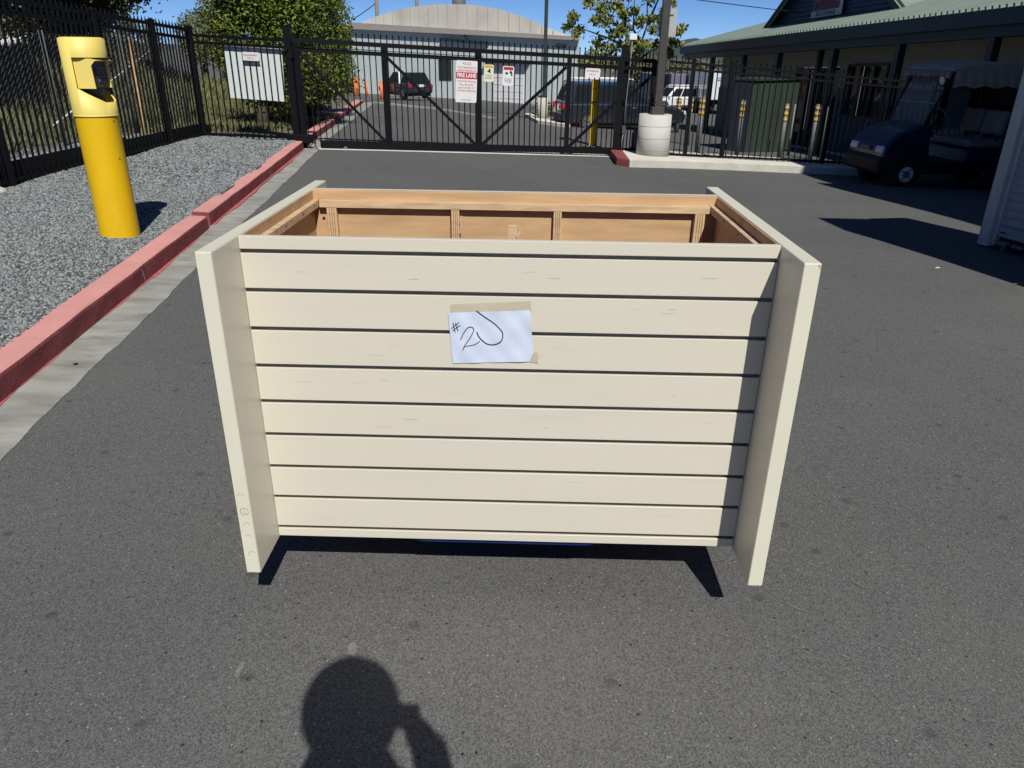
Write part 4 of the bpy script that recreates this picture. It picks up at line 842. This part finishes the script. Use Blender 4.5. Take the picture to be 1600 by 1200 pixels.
# marker posts by the warehouse
for nm, x, y, top, r, m, lab, g in (('marker_post', -10.67, 46.7, -.12, .16, M['orange'], 'widest orange marker post at the left corner of the warehouse', 1), ('marker_post', -9.9, 46.1, -.30, .06, M['orange'], 'thin middle orange marker post before the warehouse', 1), ('marker_post', -8.0, 40.8, -.10, .09, M['orange'], 'orange marker post at the nose of the dark hatchback', 1), ('marker_post', -6.85, 40.0, .43, .075, M['white'], 'white marker post beside the dark hatchback', 1)):
    z = zg(x, y); t = thing(nm, lab, 'post', (x, y, z), group='marker posts before the warehouse'); MB().cyl((0, 0, -.1), (0, 0, top-z), r, n=16).build('tube', m, t); MB().ball((0, 0, top-z), r, (1, 1, .5), 12).build('cap', m, t)
# ------------------------------------------------------------------ VEHICLES beyond the gate
def car(name, label, loc, rz, s, paint, kind='suv', group=None):
    t = thing(name, label, 'car', loc, R(rz), group, s)
    L, H, WD, hood = {'suv': (4.7, 1.74, 1.86, .98), 'hatch': (4.1, 1.55, 1.72, .88), 'pickup': (5.0, 1.75, 1.9, 1.05)}[kind]
    h2, w2, fl_, wb = L/2, WD/2, .32, L*.29
    prof = [(-h2+.02, fl_+.08), (-h2, .62), (-h2+.05, hood-.02), (-h2+.14, hood+.03), (h2*.42, hood+.02), (h2-.28, hood-.14), (h2-.05, hood-.30), (h2, .55), (h2-.04, fl_+.02), (h2-.3, fl_-.05), (-h2+.3, fl_-.05)]
    body = MB().prism(prof, -w2, w2, 'y').build('body', paint, t, bevel=.09, seg=3)
    MB().bx(-h2+.25, h2-.25, -w2+.1, w2-.1, .18, .33).build('underbody', M['blackm'], t)
    gh_ = MB(); rb, rt_ = -h2+.10, -h2+(.34 if kind == 'suv' else .55); ft, fb = h2*.16, h2*.47; z0, z1 = hood, H-.02
    if kind == 'pickup': rb, rt_ = -h2*.1, -h2*.05
    def sec(x, z, w): return [(x, -w, z), (x, w, z)]
    P = sec(rb, z0, w2-.05)+sec(rt_, z1, w2-.22)+sec(ft, z1, w2-.22)+sec(fb, z0, w2-.05)
    gh_.add(P, [(0, 1, 3, 2), (2, 3, 5, 4), (4, 5, 7, 6), (0, 2, 4, 6), (1, 7, 5, 3), (0, 6, 7, 1)]); g = gh_.build('cabin', paint, t, bevel=.05, seg=2)
    lp_ = lambda a, b_, k: a+(b_-a)*k
    for sd in (-1, 1):                                         # side windows
        y = lambda z: sd*(w2-.05-.17*(z-z0)/(z1-z0)+.006)
        za, zb = z0+.06, z1-.12; f = lambda z, a, b_: lp_(a, b_, (z-z0)/(z1-z0))
        cuts = [.10, .36, .385, .66, .685, .93] if kind != 'pickup' else [.08, .44, .47, .92]
        for i in range(0, len(cuts), 2):
            q_ = lambda c, z: (lp_(f(z, rb, rt_), f(z, fb, ft), c), y(z), z)
            MB().add([q_(cuts[i], za), q_(cuts[i+1], za), q_(cuts[i+1], zb), q_(cuts[i], zb)], [(0, 1, 2, 3)]).build('side_window', M['glassd'], g)
        if kind == 'suv': MB().tube([(rt_+.1, sd*(w2-.28), H-.01), (rt_+.16, sd*(w2-.28), H+.06), (ft-.1, sd*(w2-.28), H+.06), (ft, sd*(w2-.28), H)], .028, 6).build('roof_rail', M['carw'], t)
        MB().box((-h2+.10, sd*(w2-.13), hood-.12), (.26, .24, .20)).build('tail_lamp', M['lampr'], t, bevel=.03)
        MB().box((h2-.14, sd*(w2-.22), hood-.32), (.30, .36, .16)).build('headlight', M['lampw'], t, bevel=.03)
        MB().box((fb-.1, sd*(w2+.08), hood+.08), (.12, .2, .14)).build('mirror', paint, t, bevel=.03)
        for k in (.0, .95): MB().box((fb-.75-k, sd*(w2+.005), hood-.14), (.16, .02, .03)).build('door_handle', M['alloy'], t)
        MB().bx(-h2+.2, h2-.3, sd*w2-.012, sd*w2+.012, .33, .42).build('sill_trim', M['blackm'], t)
    for x in (-wb, wb):
        for sd in (-1, 1):
            w = MB().cyl((x, sd*(w2-.2), .34), (x, sd*(w2+.012), .34), .345, n=28).build('wheel', M['rubber'], t); MB().cyl((x, sd*(w2-.18), .34), (x, sd*(w2+.016), .34), .40, n=28).build('wheel_arch', M['blackm'], t) if False else None
            MB().cyl((x, sd*(w2+.0125), .34), (x, sd*(w2+.02), .34), .235, n=24).build('rim', M['grey'], w)
            for k in range(5): a = k*1.2566; MB().bar((x+.04*math.cos(a), sd*(w2+.026), .34+.04*math.sin(a)), (x+.225*math.cos(a), sd*(w2+.026), .34+.225*math.sin(a)), .05, .012).build('spoke', M['alloy'], w)
            pl = [(x+.42*math.cos(R(a)), .34+.42*math.sin(R(a))) for a in range(0, 181, 15)]+[(x+.36*math.cos(R(a)), .34+.36*math.sin(R(a))) for a in range(180, -1, -15)]
            MB().prism(pl, sd*w2-.03, sd*w2+.006, 'y').build('wheel_arch', M['blackm'], t)
    if kind != 'pickup':
        zz = lambda k: lp_(z0, z1, k); xx = lambda k: lp_(rb, rt_, k)-.008
        MB().add([(xx(.12), -w2+.22, zz(.12)), (xx(.12), w2-.22, zz(.12)), (xx(.86), w2-.32, zz(.86)), (xx(.86), -w2+.32, zz(.86))], [(0, 1, 2, 3)]).build('rear_window', M['glassd'], g)
    zz = lambda k: lp_(z0, z1, k); xx = lambda k: lp_(fb, ft, k)+.008
    MB().add([(xx(.08), -w2+.15, zz(.08)), (xx(.08), w2-.15, zz(.08)), (xx(.9), w2-.3, zz(.9)), (xx(.9), -w2+.3, zz(.9))], [(0, 1, 2, 3)]).build('windscreen', M['glassd'], g)
    MB().bx(-h2-.03, -h2+.15, -w2+.08, w2-.08, .38, .58).build('rear_bumper', M['blackm'], t, bevel=.03); MB().bx(-h2-.035, -h2-.004, -.26, .26, .72, .86).build('number_plate', M['signw'], t)
    return t
car('parked_car', 'dark slate SUV with pale roof rails parked behind the right end of the gate', (2.68, 22.2, -.665), 9, .80, M['car1'])
car('parked_car', 'black hatchback parked against the warehouse wall behind the white marker post', (-6.75, 40.9, -.87), 128, .84, M['car2'], 'hatch')
car('parked_car', 'dark pickup half hidden between the hedge and the warehouse corner', (-12.6, 48.6, -1.12), 255, .85, M['car2'], 'pickup')
car('parked_car', 'white car parked behind the banded bollards and the lamp post', (8.5, 45.5, -1.6), 200, .76, M['carw'])
def lorry(label, loc, rz, paint, L, Hh, cab=True):
    t = thing('box_lorry', label, 'lorry', loc, R(rz)); 
    MB().bx(-L/2, L/2, -1.05, 1.05, .75, Hh).build('cargo_box', paint, t, bevel=.03); MB().bx(-L/2, L/2+1.4, -.5, .5, .5, .74).build('chassis', M['blackm'], t)
    for x in (-L/2+.03, L/2-.03):
        for y in (-1.06, 1.06): MB().box((x, y, (Hh+.75)/2), (.08, .03, Hh-.8)).build('corner_rail', M['alloy'], t)
    if cab:
        c = MB().prism([(L/2+.1, .6), (L/2+.1, 1.95), (L/2+.9, 1.95), (L/2+1.35, 1.35), (L/2+1.6, 1.2), (L/2+1.65, .6)], -.95, .95, 'y').build('cab', paint, t, bevel=.06, seg=2)
        for s in (-1, 1): MB().prism([(L/2+.25, 1.35), (L/2+.25, 1.82), (L/2+.85, 1.82), (L/2+1.15, 1.35)], s*.952, s*.962, 'y').build('side_window', M['glassd'], c)
    for x in (-L/2+.8, L/2+.9):
        for s in (-1, 1): MB().cyl((x, s*.75, .42), (x, s*1.0, .42), .42, n=20).build('wheel', M['rubber'], t)
    return t
t = lorry('white box lorry parked beyond the steel bollards left of the office', (10.8, 45.0, -1.62), 97, M['carw'], 4.2, 2.25)
MB().bx(-2.14, -2.104, -.8, .1, 1.72, 2.0).build('logo', M['car2'], t); MB().bx(-2.14, -2.104, .2, .8, 1.78, 1.95).build('logo', mat('grey_blue_print', (.3, .4, .5), .6), t)
for i, (x, y, w, h, c, lab) in enumerate(((10.2, 47.5, 1.3, 1.9, (.16, .19, .23), 'blue grey cargo container beside the white lorry'), (8.75, 48.5, .9, 1.9, (.15, .14, .20), 'dark violet grey container behind the white car'), (7.6, 49.0, .8, 1.9, (.24, .25, .28), 'pale grey container right of the lamp post'))):
    t = thing('cargo_container', lab, 'container', (x, y, -1.55), R(6)); m = mat('container_paint', c, .6, var=.1, scale=1)
    MB().bx(-w/2, w/2, -1.5, 1.5, 0, h).build('box', m, t, bevel=.02)
    for k in range(6): MB().bx(-w/2+.05+w*k/6, -w/2+.09+w*k/6, -1.53, -1.501, .1, h-.1).build('rib', m, t)

# ------------------------------------------------------------------ TREES
def leafmesh(name, cl, per, size, m, droop=0.):
    cl = np.array(cl); C = np.repeat(cl[:, :3], per, 0); sg = np.repeat(cl[:, 3:6], per, 0); N = len(C)
    P = C+np.clip(rng.normal(0, .5, (N, 3)), -1.15, 1.15)*sg
    u = rng.normal(size=(N, 3)); u[:, 2] = u[:, 2]*.6-droop; u /= np.linalg.norm(u, axis=1)[:, None]; w = rng.normal(size=(N, 3)); w -= u*(u*w).sum(1)[:, None]; w /= np.linalg.norm(w, axis=1)[:, None]
    l = size*rng.uniform(.6, 1.3, N)[:, None]; nrm = np.cross(u, w)*l*.18
    V = np.stack([P-u*l*.5, P+w*l*.27+nrm, P+u*l*.5, P-w*l*.27+nrm], 1).reshape(-1, 3); i = np.arange(N)*4
    return npmesh(name, V, np.column_stack([i, i+1, i+2, i+3]), m)
def tree(label, base, trunk_h, tr, blobs, ncl, per, size, m, csize, limbs=6, cat='tree', droop=0., nm='leafy_tree'):
    t = thing(nm, label, cat, base); B = Vector(base); cl = []
    for cx, cy, cz, rx, ry, rz in blobs:
        for _ in range(ncl):
            d = rng.normal(size=3); d /= np.linalg.norm(d); r = rng.uniform(.45, 1.0)**.6; k = csize*rng.uniform(.6, 1.3)
            cl.append((cx+d[0]*rx*r, cy+d[1]*ry*r, cz+d[2]*rz*r, k, k, k*.8))
    b = MB(); top = Vector((blobs[0][0], blobs[0][1], blobs[0][2])); mid = Vector((top.x*.3, top.y*.3, trunk_h))
    b.tube([(0, 0, -.1), (.02, .01, trunk_h*.5), mid, top*.6+mid*.4, top], [tr*1.25, tr, tr*.85, tr*.5, tr*.2], 9); b.build('trunk', M['bark'], t)
    for k in range(limbs):
        c = Vector(cl[rng.integers(len(cl))][:3]); s = mid.lerp(top, .1+.6*random.random())
        MB().tube([s, s.lerp(c, .5)+Vector((0, 0, .08)), c], [tr*.4, tr*.25, tr*.08], 6).build('branch', M['bark'], t)
    link('crown', leafmesh('crown', cl, per, size, m, droop), t); return t
tree('dense round tree directly behind the white board', (-4.97, 12.76, .06), .55, .10, [(-.05, .5, 1.6, .86, .8, 1.2), (-.1, .6, 2.7, .9, .8, .9), (.2, .4, 1.0, .66, .6, .62), (.45, .7, 2.2, .7, .7, .9)], 85, 120, .075, M['leafd'], .27)
tree('dense tree second in the row along the far red kerb', (-5.05, 16.3, -.05), .6, .11, [(-.05, .1, 1.75, .88, .9, 1.25), (-.1, .1, 2.9, .85, .9, .9), (.1, 0, 1.0, .75, .7, .6)], 80, 115, .085, M['leafd'], .30)
tree('dense tree farthest along the far red kerb', (-6.1, 20.6, -.15), .6, .12, [(.1, .1, 1.9, 1.05, 1.0, 1.4), (.0, .1, 3.0, .9, .9, .9), (.2, 0, 1.0, .9, .8, .6)], 75, 105, .095, M['leafd'], .34)
tree('shaded round tree behind the corner of the left fence', (-12.2, 30, -.5), .8, .16, [(0, 0, 2.2, 1.35, 1.3, 1.25), (.6, 0, 3.4, 1.2, 1.2, 1.0)], 50, 80, .12, M['leafo'], .4)
for x, y, s, lab in ((-9.0, 8.6, 1.0, 'olive needled tree on the bank nearest the camera'), (-9.6, 11.9, 1.0, 'olive needled tree in the middle of the bank'), (-9.6, 15.4, 1.0, 'olive needled tree on the bank with branches reaching towards the sky gap'), (-12.5, 18.5, 1.2, 'dark olive tree at the back of the bank')):
    tree(lab, (x, y, bankz(x, y)), 1.0, .15, [(0, 0, 2.0*s, 1.7*s, 1.7*s, 1.3*s), (.2, -.2, 3.0*s, 1.5*s, 1.5*s, 1.1), (.3, .2, 1.4, 1.4, 1.4, .7)], 80, 130, .12, M['leafo'], .36, droop=.5, nm='conifer')
for x, y, z, r, lab in ((-19.5, 46, 3.0, 1.6, 'low far tree seen over the left fence'), (-24, 44, 3.1, 2.0, 'wide far tree seen over the left fence')):
    tree(lab, (x, y, -.9), 1.2, .2, [(0, 0, z, r, r, 1.2), (.9, 0, z-.5, r, r, 1.0)], 40, 70, .16, M['leafo'], .5)
# the loose tree right of the warehouse
cl = []; TY = 24.0
def px(u, v, r, d=0.): cl.append((1.0+(u-880)*.0199-3.2, d, 2.14-(v-45)*.0186+.6, r, r, r*.8))
for u, v, r in ((893, 28, .26), (903, 48, .30), (888, 40, .22), (918, 4, .34), (940, 12, .34), (946, 30, .40), (958, 8, .36), (930, 34, .28), (968, 22, .28), (985, 22, .26), (998, 32, .26), (1012, 30, .22), (940, 66, .45), (955, 80, .5), (972, 72, .42), (928, 84, .4), (960, 50, .36), (975, 44, .32), (990, 62, .24), (1000, 74, .3), (1008, 66, .26), (1024, 42, .3), (1036, 28, .34), (1046, 48, .34), (1055, 62, .3), (1062, 44, .22), (1050, 80, .3), (1034, 66, .26), (920, 100, .4), (945, 100, .5), (970, 98, .5), (990, 90, .35), (1042, 10, .24), (1020, -6, .4), (940, -10, .5), (980, -12, .4)):
    for k in range(3): px(u+random.uniform(-6, 6), v+random.uniform(-5, 5), r*.55, random.uniform(-.6, .6))
t = thing('leafy_tree', 'loose yellow green tree with bare twigs right of the warehouse', 'tree', (3.2, TY, -.6))
MB().tube([(0, 0, -.2), (.05, 0, 1.0), (-.05, 0, 1.9), (-.2, .1, 2.6), (-.4, .1, 3.4)], [.11, .09, .075, .055, .03], 8).build('trunk', M['bark'], t)
for P in ([(-.05, 0, 1.9), (.25, 0, 2.35), (.42, .1, 2.9), (.32, .1, 3.9)], [(.42, .1, 2.9), (.62, .1, 3.4), (.85, .1, 4.0)], [(0, 0, 1.7), (.5, -.1, 2.1), (1.1, -.1, 2.5)], [(-.1, 0, 2.2), (-.8, 0, 2.5), (-1.6, .1, 2.75)], [(-.2, .1, 2.6), (-.7, .1, 3.0), (-1.1, 0, 3.5)], [(-.05, 0, 1.6), (-.9, -.1, 2.0), (-1.5, -.1, 2.1)], [(.25, 0, 2.35), (-.02, 0, 2.75), (-.05, 0, 3.6)]):
    MB().tube(P, [.05]+[.03]*(len(P)-2)+[.012], 6).build('branch', M['bark'], t)
link('crown', leafmesh('crown', cl, 38, .15, M['leafy'], .9), t)
for x, y, z, r, lab in ((8.4, 58, .9, 1.6, 'dull far tree behind the tail of the gate'), (11.6, 58, .8, 1.7, 'dull far tree behind the lamp post'), (15.5, 60, .8, 2.0, 'dull far tree behind the white lorry')):
    tree(lab, (x, y, -1.5), 1.0, .2, [(0, 0, z+.9, r, r, 1.0), (1.0, 0, z+.4, r, r, .9)], 36, 60, .2, M['leafo'], .55)
sb = [(.6, 24.2), (1.15, 25.2), (.5, 26.3)]
for (x, y), lab in zip(sb, ('small dark shrub beside the white lamp base', 'small dark shrub near the SUV', 'small dark shrub at the back of the lamp island')):
    t = thing('shrub', lab, 'shrub', (x, y, zg(x, y)+.1)); MB().tube([(0, 0, 0), (.02, 0, .3)], [.03, .01], 5).build('stem', M['bark'], t)
    link('foliage', leafmesh('foliage', [(random.uniform(-.25, .25), random.uniform(-.2, .2), random.uniform(.12, .5), .2, .2, .18) for _ in range(9)], 45, .08, M['leafo']), t)

# ------------------------------------------------------------------ utility poles and wires
def upole(label, x, y, z0, h, arms=True):
    t = thing('utility_pole', label, 'utility pole', (x, y, z0)); MB().cyl((0, 0, 0), (0, 0, h), .16, .11, n=12).build('pole', mat('pole_timber', (.30, .24, .18), .9), t)
    if arms: MB().box((0, 0, h-.9), (2.2, .12, .14)).build('crossarm', M['wood'], t); MB().cyl((-.28, 0, h-2.6), (-.28, 0, h-1.9), .18, n=12).build('transformer', M['steel'], t)
    return t
upole('timber utility pole behind the left end of the warehouse roof', -11.65, 60, -1.0, 12); upole('thin steel mast behind the warehouse roof', -9.2, 64, -1.0, 12, False)
def wire(label, pts, r=.02, sag=.0):
    t = MB(); a, b_ = Vector(pts[0]), Vector(pts[1]); L = [a.lerp(b_, i/16)-Vector((0, 0, sag*4*(i/16)*(1-i/16))) for i in range(17)]
    tag(t.tube(L, r, 5).build('overhead_wire', M['cedge']), label, 'wire')
wire('overhead wire running down from the upper left to the warehouse corner', ((-18.5, 47, 8.2), (-11.7, 49.8, 3.0)), .022, .3)
wire('overhead wire from the warehouse corner up to the utility pole', ((-11.6, 49.8, 3.0), (-11.75, 60, 4.6)), .03, .05)
wire('lower overhead wire from the hedge to the warehouse corner', ((-17.5, 56, 1.3), (-11.7, 49.8, 2.9)), .02, .05)
wire('overhead wire crossing the sky above the right fence to the office gable', ((1.0, 15.0, 2.72), (9.6, 22.6, 2.46)), .010, .03)
wire('thin upright wire hanging from above the loose tree', ((2.9, 22.0, 6.0), (2.75, 22.3, 2.2)), .008, 0)

# ------------------------------------------------------------------ chain-link fence, stake, bits behind the left fence
CL = thing('chain_link_fence', 'old chain link fence with zigzag top behind the long black fence', 'fence', (-6.6, 5.0, .1))
b = MB(); L, H = 8.2, 1.52; st = .075
def seg(p, q): b.bar(p, q, .0026, .0026)
k = -H
while k < L:
    for sgn in (1, -1):
        y0, y1 = (k, k+H); z0, z1 = (0, H) if sgn > 0 else (H, 0)
        a0 = max(0, -y0); a1 = min(H, L-y0)
        if a1 > a0: seg((.006*sgn, y0+a0, z0+sgn*a0), (.006*sgn, y0+a1, z0+sgn*a1))
    k += st
tag(b.build('wire_mesh', M['steel'], CL), kind='stuff')
for y in (0, 2.05, 4.1, 6.15, 8.2): MB().cyl((0.03, y, -.1), (.03, y, 1.56), .028, n=10).build('post', M['steel'], CL)
MB().tube([(.04, 3.9, .36), (.04, 7.1, 1.30)], .012, 6).build('brace_rod', mat('pale_rope', (.6, .6, .58), .8), CL)
t = thing('wooden_stake', 'tall pale wooden stake standing behind the long black fence', 'stake', (-5.83, 9.9, .1)); MB().bar((0, .02, 0), (0, .14, 1.50), .045, .03).build('shaft', M['wood'], t)
ws_ = thing('white_shed', 'low white shed roof glimpsed through the top of the left fence', 'shed', (-27.5, 40, -.6), R(20))
MB().bx(-1.6, 1.6, 0, 2, 0, 3.1).build('wall', M['white'], ws_); MB().prism([(-1.75, 3.1), (1.75, 3.1), (1.6, 3.4), (-1.6, 3.4)], -.1, 2.1, 'y').build('roof', mat('teal_roof', (.12, .3, .3), .5), ws_)
MB().bx(-.8, -.1, -.03, 0, 1.4, 2.4).build('window', M['glassd'], ws_)
t = thing('concrete_footing', 'broken lump of pale concrete at the foot of the leftmost fence post', 'footing', (-5.28, 5.55, .1))
bm = bmesh.new(); bmesh.ops.create_icosphere(bm, subdivisions=3, radius=.17)
for v in bm.verts: v.co *= 1+.16*math.sin(9*v.co.x*3+4*v.co.z*5)+random.uniform(-.05, .05); v.co.z *= .75
me = bpy.data.meshes.new('lump'); bm.to_mesh(me); bm.free(); me.materials.append(M['concl']); link('lump', me, t)

# ------------------------------------------------------------------ litter on the asphalt
def litter(nm, lab, x, y, poly, m, z=.004, cat='litter'):
    n = len(poly); b = MB().add([(x+u, y+v, z+w) for u, v, w in poly], [tuple(range(n))]); tag(b.build(nm, m), lab, cat)
litter('paper_scrap', 'tiny torn white paper scrap on the asphalt right of the counter', 3.18, 3.84, [(-.016, -.008, 0), (.0, -.012, .004), (.02, -.004, .0), (.012, .012, .007), (-.012, .012, .003)], M['white'])
litter('dry_leaf', 'dry brown leaf on the asphalt at the right edge', 3.55, 3.43, [(-.05, 0, 0), (-.01, -.012, .006), (.05, .0, 0), (.0, .014, .004)], M['wood'])
for x, y, a, l, w in ((-.675, -.345, 1.55, .030, .008), (-.40, -.262, 1.62, .026, .012), (.86, -.055, 2.6, .035, .003), (1.08, .06, 2.3, .03, .002), (-2.22, 1.62, .3, .012, .010)):
    c, s = math.cos(a), math.sin(a); pl = [(-l, -w*.8), (-l*.3, -w), (l*.7, -w*.75), (l, -w*.1), (l*.8, w*.8), (l*.1, w), (-l*.8, w*.7)]
    MBq = MB().add([(x+u*c-v*s, y+u*s+v*c, (.0035 if x > -2 else .012)) for u, v in pl], [tuple(range(7))]); tag(MBq.build('paint_fleck', mat('faded_paint', (.17, .165, .15), .9, var=.25, scale=90) if x > -2 else M['blackm']), kind='structure')

# ------------------------------------------------------------------ PHOTOGRAPHER (only the shadow is in view)
def skin(name, J, E_, rad, m, parent, loc=(0, 0, 0)):
    me = bpy.data.meshes.new(name); me.from_pydata(J, E_, []); o = link(name, me, parent, loc)
    sk = o.modifiers.new('skin', 'SKIN'); sk.use_smooth_shade = True; sb_ = o.modifiers.new('sub', 'SUBSURF'); sb_.levels = 1; sb_.render_levels = 1; me.materials.append(m)
    for v, r in zip(me.skin_vertices[0].data, rad): v.radius = (r, r) if not isinstance(r, tuple) else r
    me.skin_vertices[0].data[0].use_root = True
    return o
PE = thing('person', 'person in dark clothes holding a phone up with bent arms, seen only as a shadow', 'person', (.08, -2.02, 0))
J = [(0, -.02, .98), (0, -.02, 1.18), (0, 0, 1.40), (0, .02, 1.52), (0, .05, 1.60),
     (-.10, -.02, .90), (-.12, 0, .50), (-.13, -.03, .09), (-.14, .12, .05), (.10, -.02, .90), (.12, 0, .50), (.13, -.03, .09), (.14, .12, .05),
     (-.18, 0, 1.42), (-.24, .04, 1.18), (-.14, .14, 1.36), (-.10, .19, 1.43), (.18, 0, 1.42), (.175, .06, 1.17), (.145, .15, 1.36), (.125, .20, 1.45)]
E_ = [(0, 1), (1, 2), (2, 3), (3, 4), (0, 5), (5, 6), (6, 7), (7, 8), (0, 9), (9, 10), (10, 11), (11, 12), (2, 13), (13, 14), (14, 15), (15, 16), (2, 17), (17, 18), (18, 19), (19, 20)]
rad = [(.17, .12), (.16, .11), (.16, .11), .09, .085, .10, .065, .045, .04, .10, .065, .045, .04, .065, .045, .032, .028, .065, .055, .047, .046]
skin('body', J, E_, rad, M['shirt'], PE)
hd = MB().ball((0, .055, 1.69), .112, (.84, .95, 1.15), 20); hd.ball((0, .15, 1.67), .018, (.7, 1, 1.3), 8); hd.ball((-.085, .05, 1.68), .022, (.5, 1, 1.4), 8); hd.ball((.085, .05, 1.68), .022, (.5, 1, 1.4), 8)
hd.build('head', M['skin'], PE); MB().ball((0, .035, 1.70), .132, (.92, .95, 1.02), 18).build('hair', M['bark'], PE)
for s in (-1, 1):
    h_ = MB().ball((s*.10+.01, .205, 1.43), .042, (.9, .6, 1.2), 10).build('hand', M['skin'], PE)
    for k in range(4): MB().tube([(s*0.102+.01, .205, 1.46-.018*k), (s*0.082+.01, .235, 1.475-.018*k), (s*0.055+.01, .228, 1.477-.018*k)], [.0085, .0085, .007], 6).build('finger', M['skin'], h_)
    MB().tube([(s*.095+.01, .195, 1.47), (s*.065+.01, .192, 1.49)], [.009, .008], 6).build('thumb', M['skin'], h_)
ph = thing('phone', 'black phone held level in both hands above the driveway', 'phone', (.118, -1.80, 1.475))
MB().bx(-.080, .080, -.004, .004, -.040, .040).build('case', M['phone'], ph, bevel=.003, seg=2)
